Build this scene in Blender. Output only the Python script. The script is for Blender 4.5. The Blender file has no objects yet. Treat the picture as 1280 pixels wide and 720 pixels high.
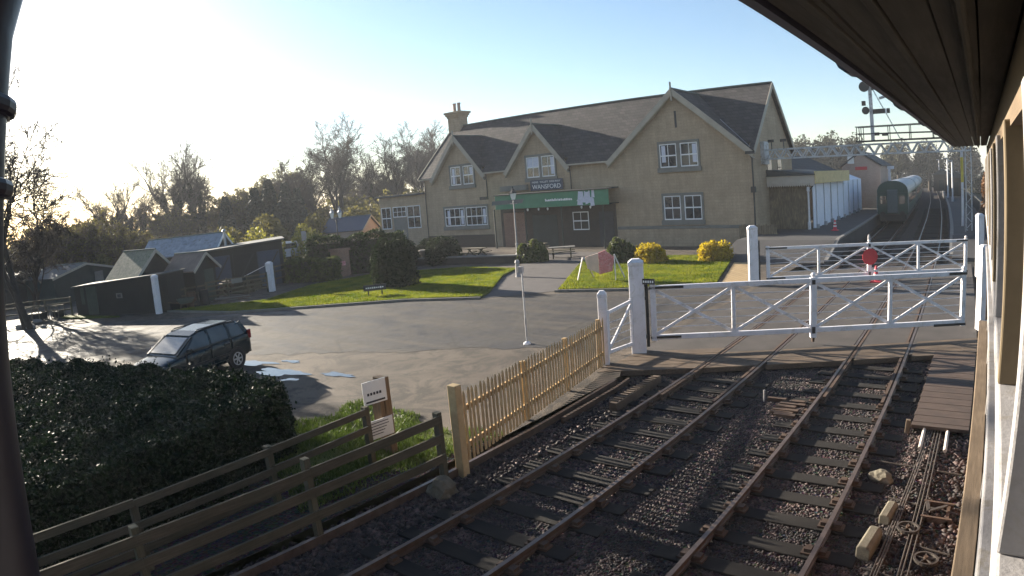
import bpy, math, random
from mathutils import Vector, Matrix
import numpy as np
R = math.radians
rnd = random.Random(7)
S = bpy.context.scene
COL = S.collection
ORG = {}

# ------------------------------------------------------------------ materials
def nt(name):
    m = bpy.data.materials.new(name); m.use_nodes = True
    t = m.node_tree; t.nodes.clear()
    return m, t
def node(t, typ, **kw):
    n = t.nodes.new(typ)
    for k, v in kw.items():
        if k in n.inputs: n.inputs[k].default_value = v
        else: setattr(n, k, v)
    return n
def coords(t, mode='Object'):
    return node(t, 'ShaderNodeTexCoord').outputs[mode]
def noise(t, vec, scale, detail=4, rough=.6, dist=0):
    n = node(t, 'ShaderNodeTexNoise'); n.inputs['Scale'].default_value = scale
    n.inputs['Detail'].default_value = detail; n.inputs['Roughness'].default_value = rough
    n.inputs['Distortion'].default_value = dist
    t.links.new(vec, n.inputs['Vector']); return n.outputs['Fac']
def ramp(t, fac, stops):
    r = node(t, 'ShaderNodeValToRGB'); e = r.color_ramp.elements
    while len(e) < len(stops): e.new(.5)
    for i, (p, c) in enumerate(stops):
        e[i].position = p; e[i].color = (c[0], c[1], c[2], 1)
    t.links.new(fac, r.inputs['Fac']); return r.outputs['Color']
def mixc(t, fac, a, b, mode='MIX'):
    n = node(t, 'ShaderNodeMix', data_type='RGBA', blend_type=mode)
    for sock, v in ((n.inputs[0], fac), (n.inputs[6], a), (n.inputs[7], b)):
        if isinstance(v, (int, float)): sock.default_value = v
        elif isinstance(v, tuple): sock.default_value = (*v, 1)
        else: t.links.new(v, sock)
    return n.outputs[2]
def bump(t, h, strength=.3, dist=.02):
    b = node(t, 'ShaderNodeBump'); b.inputs['Strength'].default_value = strength
    b.inputs['Distance'].default_value = dist
    t.links.new(h, b.inputs['Height']); return b.outputs['Normal']
def out(t, sh):
    o = node(t, 'ShaderNodeOutputMaterial'); t.links.new(sh, o.inputs['Surface'])
def principled(t, col, rough=.7, metal=0, normal=None, spec=.5):
    p = node(t, 'ShaderNodeBsdfPrincipled')
    if isinstance(col, tuple): p.inputs['Base Color'].default_value = (*col, 1)
    else: t.links.new(col, p.inputs['Base Color'])
    if isinstance(rough, (int, float)): p.inputs['Roughness'].default_value = rough
    else: t.links.new(rough, p.inputs['Roughness'])
    p.inputs['Metallic'].default_value = metal
    p.inputs['Specular IOR Level'].default_value = spec
    if normal is not None: t.links.new(normal, p.inputs['Normal'])
    return p.outputs[0]
def mul(c, k): return tuple(min(1, x * k) for x in c)
def mat(name, c, rough=.7, var=.25, scale=3, bmp=.15, metal=0, dirt=None, spec=.4, fine=None):
    """one surface: base colour, a broad blotch, a fine grain and optional patches of dirt"""
    m, t = nt(name); v = coords(t)
    n1 = noise(t, v, scale, 5); n2 = noise(t, v, fine or scale * 14, 3)
    col = ramp(t, n1, [(.3, mul(c, 1 - var)), (.7, mul(c, 1 + var))])
    g = ramp(t, n2, [(.25, (1 - var * .8,) * 3), (.75, (1, 1, 1))])
    col = mixc(t, 1, col, g, 'MULTIPLY')
    if dirt:
        d = noise(t, v, scale * .8, 8, .7, 1.2)
        f = ramp(t, d, [(.52, (0, 0, 0)), (.68, (1, 1, 1))])
        col = mixc(t, f, col, dirt)
    out(t, principled(t, col, rough, metal, bump(t, n2, bmp, .01) if bmp else None, spec)); return m
def wood(name, c, axis=2, rough=.8, var=.35, scale=3, dirt=None):
    m, t = nt(name); v = coords(t); mp = node(t, 'ShaderNodeMapping')
    sc = [14, 14, 14]; sc[axis] = .8; mp.inputs['Scale'].default_value = sc
    t.links.new(v, mp.inputs['Vector'])
    n1 = noise(t, mp.outputs[0], scale, 6, .65); n2 = noise(t, v, 1.7, 3)
    col = ramp(t, n1, [(.3, mul(c, 1 - var)), (.7, mul(c, 1 + var))])
    col = mixc(t, ramp(t, n2, [(.35, (0, 0, 0)), (.7, (.6, .6, .6))]), col, dirt or mul(c, .6))
    out(t, principled(t, col, rough, 0, bump(t, n1, .3, .006), .3)); return m
def coursed(name, c1, c2, mortar, w, h, gap=.012, rough=.85, vary=.2, zs=1., bmp=.4, streak=0):
    """coursed stone, brick or slate on any upright or pitched face"""
    m, t = nt(name); v = coords(t)
    s = node(t, 'ShaderNodeSeparateXYZ'); t.links.new(v, s.inputs[0])
    ad = node(t, 'ShaderNodeMath', operation='ADD'); t.links.new(s.outputs[0], ad.inputs[0]); t.links.new(s.outputs[1], ad.inputs[1])
    cz = node(t, 'ShaderNodeMath', operation='MULTIPLY'); t.links.new(s.outputs[2], cz.inputs[0]); cz.inputs[1].default_value = zs
    cb = node(t, 'ShaderNodeCombineXYZ'); t.links.new(ad.outputs[0], cb.inputs[0]); t.links.new(cz.outputs[0], cb.inputs[1])
    b = node(t, 'ShaderNodeTexBrick'); t.links.new(cb.outputs[0], b.inputs['Vector'])
    b.inputs['Color1'].default_value = (*c1, 1); b.inputs['Color2'].default_value = (*c2, 1); b.inputs['Mortar'].default_value = (*mortar, 1)
    b.inputs['Scale'].default_value = 1; b.inputs['Brick Width'].default_value = w; b.inputs['Row Height'].default_value = h
    b.inputs['Mortar Size'].default_value = gap; b.inputs['Bias'].default_value = 0
    n1 = noise(t, v, .6, 6, .7); n2 = noise(t, v, 9, 4)
    col = mixc(t, 1, b.outputs['Color'], ramp(t, n1, [(.3, (1 - vary,) * 3), (.7, (1 + vary * .4,) * 3)]), 'MULTIPLY')
    col = mixc(t, 1, col, ramp(t, n2, [(.3, (.8, .8, .8)), (.7, (1, 1, 1))]), 'MULTIPLY')
    if streak:
        mp = node(t, 'ShaderNodeMapping'); mp.inputs['Scale'].default_value = (2.6, 2.6, .35); t.links.new(v, mp.inputs[0])
        n3 = noise(t, mp.outputs[0], 1.0, 6, .7); col = mixc(t, 1, col, ramp(t, n3, [(.42, (1 - streak,) * 3), (.6, (1, 1, 1))]), 'MULTIPLY')
    out(t, principled(t, col, rough, 0, bump(t, b.outputs['Fac'], -bmp, .012), .25)); return m
def leafy(name, c1, c2, trans=.3, rough=.5, scale=6, spec=.35):
    m, t = nt(name); v = coords(t); n1 = noise(t, v, scale, 2); n2 = noise(t, v, scale * .2, 3)
    col = ramp(t, n1, [(.32, c1), (.68, c2)])
    col = mixc(t, 1, col, ramp(t, n2, [(.3, (.65, .65, .65)), (.7, (1, 1, 1))]), 'MULTIPLY')
    p = principled(t, col, rough, 0, None, spec)
    tr = node(t, 'ShaderNodeBsdfTranslucent'); t.links.new(col, tr.inputs[0])
    mx = node(t, 'ShaderNodeMixShader'); mx.inputs[0].default_value = trans
    t.links.new(p, mx.inputs[1]); t.links.new(tr.outputs[0], mx.inputs[2]); out(t, mx.outputs[0]); return m
def glassy(name, c, rough=.05):
    m, t = nt(name); v = coords(t); n = noise(t, v, 1.1, 3)
    out(t, principled(t, ramp(t, n, [(.3, mul(c, .6)), (.7, mul(c, 1.4))]), rough, 0, None, .8)); return m
def screen_glass():
    m, t = nt('windscreen_glass'); v = coords(t); n = noise(t, v, 2, 2); p = node(t, 'ShaderNodeBsdfPrincipled'); t.links.new(ramp(t, n, [(.3, (.05, .06, .06)), (.7, (.08, .09, .09))]), p.inputs['Base Color'])
    p.inputs['Roughness'].default_value = .22; p.inputs['IOR'].default_value = 1.9; p.inputs['Specular IOR Level'].default_value = 1.0; out(t, p.outputs[0]); return m
def lamp_glass(name, c):
    m, t = nt(name); v = coords(t); n = noise(t, v, 3, 2)
    out(t, principled(t, ramp(t, n, [(.3, mul(c, .85)), (.7, c)]), .2, 0, None, .6)); return m

M = {}
M['asphalt'] = None
def ground_mats():
    m, t = nt('asphalt'); v = coords(t)
    n1 = noise(t, v, .12, 6, .65, .6); n2 = noise(t, v, 45, 3, .7); n3 = noise(t, v, .6, 7, .7, 1.5); n5 = noise(t, v, 4, 5, .7)
    mp = node(t, 'ShaderNodeMapping'); mp.inputs['Rotation'].default_value = (0, 0, R(-34)); mp.inputs['Scale'].default_value = (.06, .9, 1)
    t.links.new(v, mp.inputs[0]); n4 = noise(t, mp.outputs[0], 1.2, 5, .6)
    col = ramp(t, n1, [(.3, (.04, .037, .037)), (.7, (.07, .064, .062))])
    col = mixc(t, ramp(t, n4, [(.46, (0, 0, 0)), (.62, (.8, .8, .8))]), col, (.1, .083, .065))
    col = mixc(t, ramp(t, n3, [(.53, (0, 0, 0)), (.64, (.85, .85, .85))]), col, (.04, .036, .033))
    vo = node(t, 'ShaderNodeTexVoronoi', feature='DISTANCE_TO_EDGE'); vo.inputs['Scale'].default_value = .33
    wv = mixc(t, .12, v, node(t, 'ShaderNodeTexNoise').outputs['Color']); t.links.new(wv, vo.inputs['Vector'])
    col = mixc(t, ramp(t, vo.outputs['Distance'], [(.0, (.75, .75, .75)), (.012, (0, 0, 0))]), col, (.022, .02, .02))
    col = mixc(t, 1, col, ramp(t, n2, [(.25, (.55, .55, .55)), (.75, (1.1, 1.1, 1.1))]), 'MULTIPLY')
    col = mixc(t, 1, col, ramp(t, n5, [(.3, (.75, .75, .75)), (.7, (1.05, 1.05, 1.05))]), 'MULTIPLY')
    ro = ramp(t, n3, [(.4, (.62,) * 3), (.6, (.92,) * 3)])
    out(t, principled(t, col, ro, 0, bump(t, n2, .5, .01), .22)); M['asphalt'] = m
    m, t = nt('yard_gravel'); v = coords(t)
    n1 = noise(t, v, .25, 7, .7, .8); n2 = noise(t, v, 38, 3, .7); n3 = noise(t, v, .7, 7, .72, 1.6)
    col = ramp(t, n1, [(.3, (.075, .056, .042)), (.7, (.15, .118, .088))])
    col = mixc(t, ramp(t, n3, [(.46, (0, 0, 0)), (.58, (.9, .9, .9))]), col, (.042, .033, .026))
    col = mixc(t, 1, col, ramp(t, n2, [(.3, (.45, .45, .45)), (.7, (1.2, 1.2, 1.2))]), 'MULTIPLY')
    out(t, principled(t, col, .85, 0, bump(t, n2, .6, .02), .3)); M['gravel'] = m
    m, t = nt('ballast_bed'); v = coords(t)
    n1 = noise(t, v, .5, 6, .7, .5); n2 = noise(t, v, 24, 3, .7); vo = node(t, 'ShaderNodeTexVoronoi'); vo.inputs['Scale'].default_value = 20
    t.links.new(v, vo.inputs['Vector'])
    col = ramp(t, n1, [(.3, (.009, .008, .008)), (.7, (.02, .017, .016))])
    col = mixc(t, .5, col, mixc(t, 1, vo.outputs['Color'], (.08, .06, .055), 'MULTIPLY'))
    out(t, principled(t, col, .9, 0, bump(t, vo.outputs['Distance'], .9, .03), .2)); M['ballast'] = m
    m, t = nt('ballast_stone'); v = coords(t); n1 = noise(t, v, 9, 2); n2 = noise(t, v, .45, 5, .65)
    a = ramp(t, n1, [(.3, (.02, .017, .017)), (.5, (.06, .044, .04)), (.74, (.16, .1, .09))])
    col = mixc(t, ramp(t, n2, [(.42, (0, 0, 0)), (.6, (.8, .8, .8))]), a, (.018, .016, .016))
    out(t, principled(t, col, .8, 0, None, .35)); M['stone'] = m
    m, t = nt('lawn'); v = coords(t); n1 = noise(t, v, .35, 6, .7, .4); n2 = noise(t, v, 16, 4, .7); n3 = noise(t, v, 70, 2)
    col = ramp(t, n1, [(.3, (.06, .08, .012)), (.7, (.13, .145, .022))])
    col = mixc(t, 1, col, ramp(t, n2, [(.3, (.62, .65, .6)), (.72, (1.1, 1.1, 1.0))]), 'MULTIPLY')
    out(t, principled(t, col, .85, 0, bump(t, n3, .9, .06), .15)); M['lawn'] = m
    m, t = nt('earth'); v = coords(t); n1 = noise(t, v, .06, 7, .7, .5); n2 = noise(t, v, 2.5, 5, .7)
    col = ramp(t, n1, [(.35, (.05, .042, .028)), (.65, (.075, .075, .03))])
    col = mixc(t, 1, col, ramp(t, n2, [(.3, (.6, .6, .6)), (.7, (1.1, 1.1, 1.1))]), 'MULTIPLY')
    out(t, principled(t, col, .95, 0, bump(t, n2, .5, .08), .1)); M['earth'] = m
    m, t = nt('puddle_water'); v = coords(t); n = noise(t, v, 6, 2)
    out(t, principled(t, (.035, .03, .026), .02, 0, bump(t, n, .015, .01), .9)); M['water'] = m
ground_mats()
M['stone_wall'] = coursed('stone_wall', (.47, .357, .245), (.425, .322, .22), (.37, .285, .2), .66, .22, .011, vary=.2, bmp=.2, streak=.13)
M['dressing'] = mat('stone_dressing', (.17, .165, .15), .85, .15, 1.5, .1)
M['slate'] = coursed('slate', (.042, .04, .042), (.078, .071, .07), (.025, .024, .026), .5, .26, .016, vary=.35, zs=1., bmp=.5)
M['lead'] = mat('ridge_tile', (.1, .13, .12), .7, .2)
M['white'] = mat('white_paint', (.66, .64, .66), .55, .08, 2.6, .08, dirt=(.47, .44, .4))
M['whiteold'] = mat('weathered_white_paint', (.29, .277, .28), .65, .15, 4, .2, dirt=(.2, .175, .135))
M['whiteframe'] = mat('window_paint', (.75, .75, .76), .45, .05, 1, 0)
M['barge'] = mat('bargeboard_paint', (.36, .32, .26), .6, .12, 1.5, .08)
M['glass'] = glassy('window_glass', (.02, .025, .035), .04)
M['screen'] = None
M['carglass'] = glassy('car_glass', (.03, .04, .042), .1)
M['curtain'] = mat('curtain', (.55, .57, .66), .9, .1, 6, 0)
M['black'] = mat('black_iron', (.018, .018, .02), .45, .25, 5, .05)
M['grey'] = mat('galvanised_steel', (.34, .35, .37), .5, .18, 4, .05, metal=.3)
M['lattice'] = mat('gantry_paint', (.5, .51, .53), .6, .2, 3, .05, dirt=(.16, .13, .1))
M['railtop'] = mat('rail_steel', (.15, .105, .08), .4, .25, 6, .1, metal=.5)
M['creosote'] = wood('creosoted_boards', (.045, .034, .027), 2, .85, .35, dirt=(.028, .022, .02))
M['darksteel'] = mat('oily_steel', (.075, .062, .052), .6, .35, 9, .1, metal=.2, dirt=(.05, .03, .02))
M['rust'] = mat('rusty_iron', (.085, .05, .032), .8, .3, 8, .2)
M['sleeper'] = wood('sleeper_timber', (.014, .011, .009), 0, .9, .45)
M['deck'] = wood('crossing_timber', (.125, .088, .06), 0, .8, .45, dirt=(.045, .034, .026))
M['deckdark'] = mat('crossing_asphalt', (.062, .052, .046), .8, .3, 1.2, .3, dirt=(.05, .042, .036))
M['walkway'] = wood('walkway_boards', (.085, .058, .045), 0, .8, .35, dirt=(.05, .036, .03))
M['fence'] = wood('fence_timber', (.085, .068, .045), 1, .85, .35, dirt=(.045, .047, .028))
M['fencepost'] = wood('post_timber', (.085, .068, .046), 2, .85, .35, dirt=(.08, .085, .045))
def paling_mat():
    m, t = nt('paling_glow_timber'); v = coords(t); n1 = noise(t, v, 5, 4); n2 = noise(t, v, 1.2, 4)
    col = ramp(t, n1, [(.3, (.4, .27, .13)), (.7, (.54, .385, .2))])  # glow of reflected sun worked into a lighter, golden timber colour
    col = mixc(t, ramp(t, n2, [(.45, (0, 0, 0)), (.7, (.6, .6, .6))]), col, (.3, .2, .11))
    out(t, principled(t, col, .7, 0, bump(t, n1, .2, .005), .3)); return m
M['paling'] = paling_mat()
M['brownpost'] = wood('sign_post_timber', (.13, .085, .05), 2)
M['tanwood'] = wood('tan_timber', (.17, .125, .085), 1, .8, .3, dirt=(.1, .072, .048))
M['box_brick'] = coursed('box_brick', (.2, .11, .07), (.16, .085, .055), (.17, .14, .11), .225, .075, .01)
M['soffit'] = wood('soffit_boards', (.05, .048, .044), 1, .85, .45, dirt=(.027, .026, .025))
M['cream'] = mat('cream_paint', (.14, .105, .062), .6, .15, 2, .05, dirt=(.12, .085, .05))
M['pipe'] = mat('downpipe_paint', (.018, .018, .032), .4, .2, 3, .05)
M['green'] = mat('canopy_green', (.045, .2, .11), .5, .18, 1.2, .05)
M['darkgreen'] = mat('dark_green_paint', (.03, .04, .036), .75, .2, 1.5, .1)
M['signblue'] = mat('sign_navy', (.025, .04, .075), .5, .15, 3, 0)
M['signwhite'] = mat('sign_white', (.72, .7, .66), .5, .05, 3, 0)
M['letter'] = mat('letter_white', (.75, .75, .75), .5, .04, 3, 0)
M['ink'] = mat('print_black', (.03, .03, .035), .6, .2, 3, 0)
M['brick'] = coursed('red_brick', (.3, .14, .09), (.25, .11, .075), (.3, .25, .2), .225, .075, .01)
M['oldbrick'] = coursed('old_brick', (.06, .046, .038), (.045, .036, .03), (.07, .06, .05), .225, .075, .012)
M['pinkbrick'] = coursed('pale_brick', (.5, .35, .28), (.45, .31, .25), (.46, .37, .31), .225, .075, .01)
M['mossroof'] = mat('mossy_tiles', (.26, .25, .18), .85, .35, 6, .5, dirt=(.14, .16, .07))
M['brownroof'] = mat('brown_felt_roof', (.19, .145, .12), .85, .2, 3, .3)
M['blueroof'] = mat('pale_metal_roof', (.24, .275, .32), .5, .25, 2.5, .08, dirt=(.12, .12, .12))
M['shed'] = wood('dark_shed_boards', (.022, .023, .022), 2, .8, .25)
M['sheddoor'] = wood('shed_door_boards', (.05, .065, .055), 2, .8, .25)
M['flatroof'] = mat('flat_roof', (.05, .055, .06), .8, .2, 2, .1)
M['brownwall'] = wood('brown_boarding', (.2, .155, .1), 2, .85, .7, dirt=(.06, .045, .035))
M['canvas'] = mat('marquee_canvas', (.72, .72, .78), .8, .05, 2, .1)
M['yellowboard'] = mat('lit_cream_fascia', (.6, .45, .2), .6, .1, 3, .05, dirt=(.42, .3, .14))  # cream board with the yellow light on it put into its colour
M['stationgrey'] = mat('valance_paint', (.5, .44, .38), .6, .1, 2, .05)
M['platform'] = mat('platform_tarmac', (.045, .043, .045), .85, .25, .8, .3)
M['coping'] = mat('platform_coping', (.17, .16, .15), .8, .2, 2, .2)
M['coach'] = mat('coach_green', (.016, .062, .052), .35, .12, 1.5, .02)
M['coachroof'] = mat('coach_roof', (.3, .31, .34), .45, .25, 1.5, .02)
M['coachend'] = mat('gangway_board', (.1, .12, .12), .6, .12, 3, .02)
M['navy'] = mat('car_paint', (.005, .015, .019), .22, .1, 2, 0, spec=.4)
M['tyre'] = mat('tyre_rubber', (.016, .016, .016), .85, .2, 8, .1)
M['alloy'] = mat('wheel_alloy', (.45, .46, .48), .35, .1, 8, 0, metal=.7)
M['redlens'] = mat('red_lens', (.16, .008, .01), .2, .1, 5, 0)
M['red'] = mat('red_paint', (.5, .025, .035), .5, .1, 4, 0)
M['redorange'] = mat('cone_plastic', (.62, .05, .07), .5, .1, 4, 0)
M['yellow'] = mat('yellow_paint', (.6, .47, .06), .5, .15, 3, .03)
M['pinkposter'] = mat('pink_poster', (.58, .2, .22), .6, .2, 9, 0, dirt=(.72, .5, .48))
M['creamposter'] = mat('cream_poster', (.68, .5, .42), .6, .12, 3, 0)
M['concrete'] = mat('concrete', (.15, .13, .095), .9, .3, 4, .4, dirt=(.07, .06, .045))
M['rock'] = mat('boulder_stone', (.14, .12, .085), .9, .3, 5, .5)
M['paving'] = coursed('brick_paving', (.42, .3, .16), (.36, .25, .13), (.2, .15, .09), .4, .3, .02)
M['path'] = mat('path_tarmac', (.07, .06, .058), .8, .2, 1.2, .25)
M['kerb'] = mat('kerb_stone', (.16, .15, .13), .85, .2, 2, .2)
M['bark'] = mat('bark', (.05, .041, .034), .95, .3, 6, .3)
M['barkpale'] = mat('pale_bark', (.075, .062, .055), .95, .3, 6, .3)
M['twig'] = mat('twig', (.062, .05, .043), .95, .25, 4, 0)
M['twigbrown'] = mat('brown_twig', (.085, .062, .04), .95, .25, 4, 0)
M['ivy'] = leafy('ivy_leaf', (.010, .017, .009), (.028, .04, .018), .15, .75, 3, .05)
M['hedge'] = leafy('hedge_leaf', (.006, .013, .005), (.022, .042, .012), .25, .5, 5, .16)
M['holly'] = leafy('evergreen_leaf', (.012, .022, .009), (.036, .054, .018), .2, .75, 6, .05)
M['shrub'] = leafy('shrub_leaf', (.05, .068, .016), (.15, .17, .05), .35, .6, 4, .1)
M['shrubdark'] = leafy('dark_shrub_leaf', (.02, .034, .010), (.055, .078, .022), .25, .7, 4, .08)
M['yellowleaf'] = leafy('golden_leaf', (.36, .25, .015), (.6, .47, .03), .5, .6, 9, .1)
M['autumn'] = leafy('autumn_leaf', (.095, .088, .026), (.21, .185, .055), .45, .6, 2, .1)
M['autumnyellow'] = leafy('yellow_autumn_leaf', (.2, .19, .025), (.4, .37, .06), .5, .6, 2)
M['rustleaf'] = leafy('russet_leaf', (.12, .06, .025), (.24, .12, .05), .35, .6, 3)
M['conifer'] = leafy('conifer_needles', (.012, .02, .014), (.03, .045, .026), .1, .6, 2)
M['grassblade'] = leafy('grass_blade', (.05, .085, .014), (.12, .17, .03), .4, .5, 5)
M['lawnblade'] = leafy('lawn_blade', (.1, .15, .012), (.26, .27, .02), .5, .6, .9, .1)
M['pale_twigs'] = leafy('twig_mass', (.05, .055, .035), (.1, .095, .06), .3, .7, 2, .1)
M['screen'] = screen_glass()
M['lampglass'] = lamp_glass('lantern_glass', (.8, .8, .78))

# ------------------------------------------------------------------ mesh builder
class MB:
    def __init__(s): s.v = []; s.f = []
    def add(s, vs, fs):
        o = len(s.v); s.v += [tuple(p) for p in vs]; s.f += [tuple(i + o for i in q) for q in fs]; return s
    def box(s, x0, x1, y0, y1, z0, z1):
        return s.add([(x0, y0, z0), (x1, y0, z0), (x1, y1, z0), (x0, y1, z0), (x0, y0, z1), (x1, y0, z1), (x1, y1, z1), (x0, y1, z1)],
                     [(0, 3, 2, 1), (4, 5, 6, 7), (0, 1, 5, 4), (1, 2, 6, 5), (2, 3, 7, 6), (3, 0, 4, 7)])
    def beam(s, a, b, w, h, up=(0, 0, 1)):
        """square bar from a to b, w across and h along up"""
        a = Vector(a); b = Vector(b); d = (b - a).normalized(); u = Vector(up)
        if abs(d.dot(u)) > .98: u = Vector((0, 1, 0))
        x = d.cross(u).normalized(); u = x.cross(d).normalized()
        vs = [p + x * (i * w / 2) + u * (j * h / 2) for p in (a, b) for i, j in ((-1, -1), (1, -1), (1, 1), (-1, 1))]
        return s.add(vs, [(0, 1, 2, 3), (7, 6, 5, 4), (0, 4, 5, 1), (1, 5, 6, 2), (2, 6, 7, 3), (3, 7, 4, 0)])
    def tube(s, pts, rads, n=8, caps=True):
        pts = [Vector(p) for p in pts]; o = len(s.v)
        if not isinstance(rads, (list, tuple)): rads = [rads] * len(pts)
        pu = None
        for i, p in enumerate(pts):
            d = (pts[min(i + 1, len(pts) - 1)] - pts[max(i - 1, 0)]).normalized()
            u = pu if pu is not None else (Vector((1, 0, 0)) if abs(d.x) < .8 else Vector((0, 1, 0)))
            x = d.cross(u); 
            if x.length < 1e-5: x = d.cross(Vector((.3, .5, .8)))
            x.normalize(); u = x.cross(d).normalized(); pu = u
            for k in range(n):
                a = 2 * math.pi * k / n; s.v.append(tuple(p + (x * math.cos(a) + u * math.sin(a)) * rads[i]))
        for i in range(len(pts) - 1):
            for k in range(n):
                a = o + i * n + k; b = o + i * n + (k + 1) % n
                s.f.append((a, b, b + n, a + n))
        if caps:
            s.f.append(tuple(o + k for k in range(n))[::-1]); e = o + (len(pts) - 1) * n
            s.f.append(tuple(e + k for k in range(n)))
        return s
    def lathe(s, prof, c=(0, 0, 0), n=16):
        o = len(s.v)
        for r, z in prof:
            for k in range(n):
                a = 2 * math.pi * k / n; s.v.append((c[0] + r * math.cos(a), c[1] + r * math.sin(a), c[2] + z))
        for i in range(len(prof) - 1):
            for k in range(n):
                a = o + i * n + k; b = o + i * n + (k + 1) % n; s.f.append((a, b, b + n, a + n))
        s.f.append(tuple(o + k for k in range(n))[::-1]); e = o + (len(prof) - 1) * n; s.f.append(tuple(e + k for k in range(n)))
        return s
    def prism(s, poly, vec):
        """planar outline (3-D points) pushed along vec"""
        n = len(poly); vec = Vector(vec); vs = [Vector(p) for p in poly]; vs += [p + vec for p in vs]
        return s.add(vs, [tuple(range(n))[::-1], tuple(range(n, 2 * n))] + [(i, (i + 1) % n, n + (i + 1) % n, n + i) for i in range(n)])
    def poly(s, pts): return s.add(pts, [tuple(range(len(pts)))])
    def build(s, name, m, parent=None, bevel=0, smooth=False, local=False, seg=2):
        o = ORG.get(parent.name, (0, 0, 0)) if parent is not None and not local else (0, 0, 0)
        me = bpy.data.meshes.new(name)
        vs = [(a - o[0], b - o[1], c - o[2]) for a, b, c in s.v]
        me.from_pydata(vs, [], s.f); me.validate(); me.update()
        import bmesh
        bm = bmesh.new(); bm.from_mesh(me); bmesh.ops.recalc_face_normals(bm, faces=bm.faces); bm.to_mesh(me); bm.free()
        me.materials.append(m if not isinstance(m, str) else M[m])
        ob = bpy.data.objects.new(name, me); COL.objects.link(ob)
        if parent is not None: ob.parent = parent; ORG[ob.name] = o
        if smooth:
            for p in me.polygons: p.use_smooth = True
        if bevel:
            b = ob.modifiers.new('bevel', 'BEVEL'); b.width = bevel; b.segments = seg; b.limit_method = 'ANGLE'; b.angle_limit = R(40)
        return ob
def raw(name, vs, fs, m, parent=None, smooth=False):
    """big meshes from numpy arrays, equal face sizes"""
    me = bpy.data.meshes.new(name); vs = np.asarray(vs, np.float32); fs = np.asarray(fs, np.int32)
    k = fs.shape[1]; nf = len(fs)
    me.vertices.add(len(vs)); me.vertices.foreach_set('co', vs.ravel())
    me.loops.add(nf * k); me.loops.foreach_set('vertex_index', fs.ravel())
    me.polygons.add(nf); me.polygons.foreach_set('loop_start', np.arange(nf, dtype=np.int32) * k)
    me.polygons.foreach_set('loop_total', np.full(nf, k, np.int32))
    if smooth: me.polygons.foreach_set('use_smooth', np.ones(nf, bool))
    me.update(calc_edges=True); me.materials.append(M[m])
    o = bpy.data.objects.new(name, me); COL.objects.link(o)
    if parent is not None: o.parent = parent; ORG[o.name] = ORG.get(parent.name, (0, 0, 0))
    return o
def thing(name, label, cat, loc=(0, 0, 0), rz=0, group=None):
    o = bpy.data.objects.new(name, None); COL.objects.link(o); o.empty_display_size = .3
    if len(loc) == 2: loc = (*loc, 0)
    o.location = loc; o.rotation_euler = (0, 0, rz); o['label'] = label; o['category'] = cat
    if group: o['group'] = group
    ORG[o.name] = tuple(loc); return o
def tag(o, label, cat, group=None, kind=None):
    o['label'] = label; o['category'] = cat
    if group: o['group'] = group
    if kind: o['kind'] = kind
    return o
def struct(o): o['kind'] = 'structure'; return o
def dup(root, loc, rz=0, scale=None, label=None, group=None):
    r = root.copy(); COL.objects.link(r); r.location = loc if len(loc) == 3 else (*loc, 0); r.rotation_euler = (0, 0, rz)
    if scale: r.scale = scale if isinstance(scale, tuple) else (scale,) * 3
    if label: r['label'] = label
    if group: r['group'] = group
    ORG[r.name] = tuple(r.location)
    def rec(a, b):
        for ch in list(a.children):
            c = ch.copy(); COL.objects.link(c); c.parent = b; c.matrix_parent_inverse = ch.matrix_parent_inverse.copy(); rec(ch, c)
    rec(root, r); return r
def leaves(pts, size, rng, up=0.0, aspect=1.6):
    """one small pointed quad at every point, tilted at random"""
    pts = np.asarray(pts, float); n = len(pts)
    a = rng.normal(size=(n, 3)); a[:, 2] += up; a /= np.linalg.norm(a, axis=1)[:, None]
    b = rng.normal(size=(n, 3)); b -= a * (a * b).sum(1)[:, None]; b /= np.linalg.norm(b, axis=1)[:, None]
    c = np.cross(a, b); s = size * rng.uniform(.6, 1.3, (n, 1))
    vs = np.stack([pts - b * s * aspect * .5, pts + c * s * .5, pts + b * s * aspect * .5, pts - c * s * .5], 1).reshape(-1, 3)
    return vs, np.arange(4 * n).reshape(-1, 4)
def text_part(txt, size, m, parent, matrix, depth=.006, align='CENTER', name='lettering', width=None):
    cu = bpy.data.curves.new('txt', 'FONT'); cu.body = txt; cu.size = size; cu.extrude = depth; cu.align_x = align; cu.align_y = 'CENTER'
    o = bpy.data.objects.new('txt', cu); COL.objects.link(o); dg = bpy.context.evaluated_depsgraph_get()
    me = bpy.data.meshes.new_from_object(o.evaluated_get(dg)); bpy.data.objects.remove(o); bpy.data.curves.remove(cu)
    if width:
        xs = [v.co.x for v in me.vertices]; k = width / (max(xs) - min(xs))
        for v in me.vertices: v.co.x *= k
    g = Vector(ORG.get(parent.name, (0, 0, 0))); me.transform(Matrix.Translation(-g) @ matrix); me.materials.clear(); me.materials.append(M[m])
    p = bpy.data.objects.new(name, me); COL.objects.link(p); p.parent = parent; return p

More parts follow.
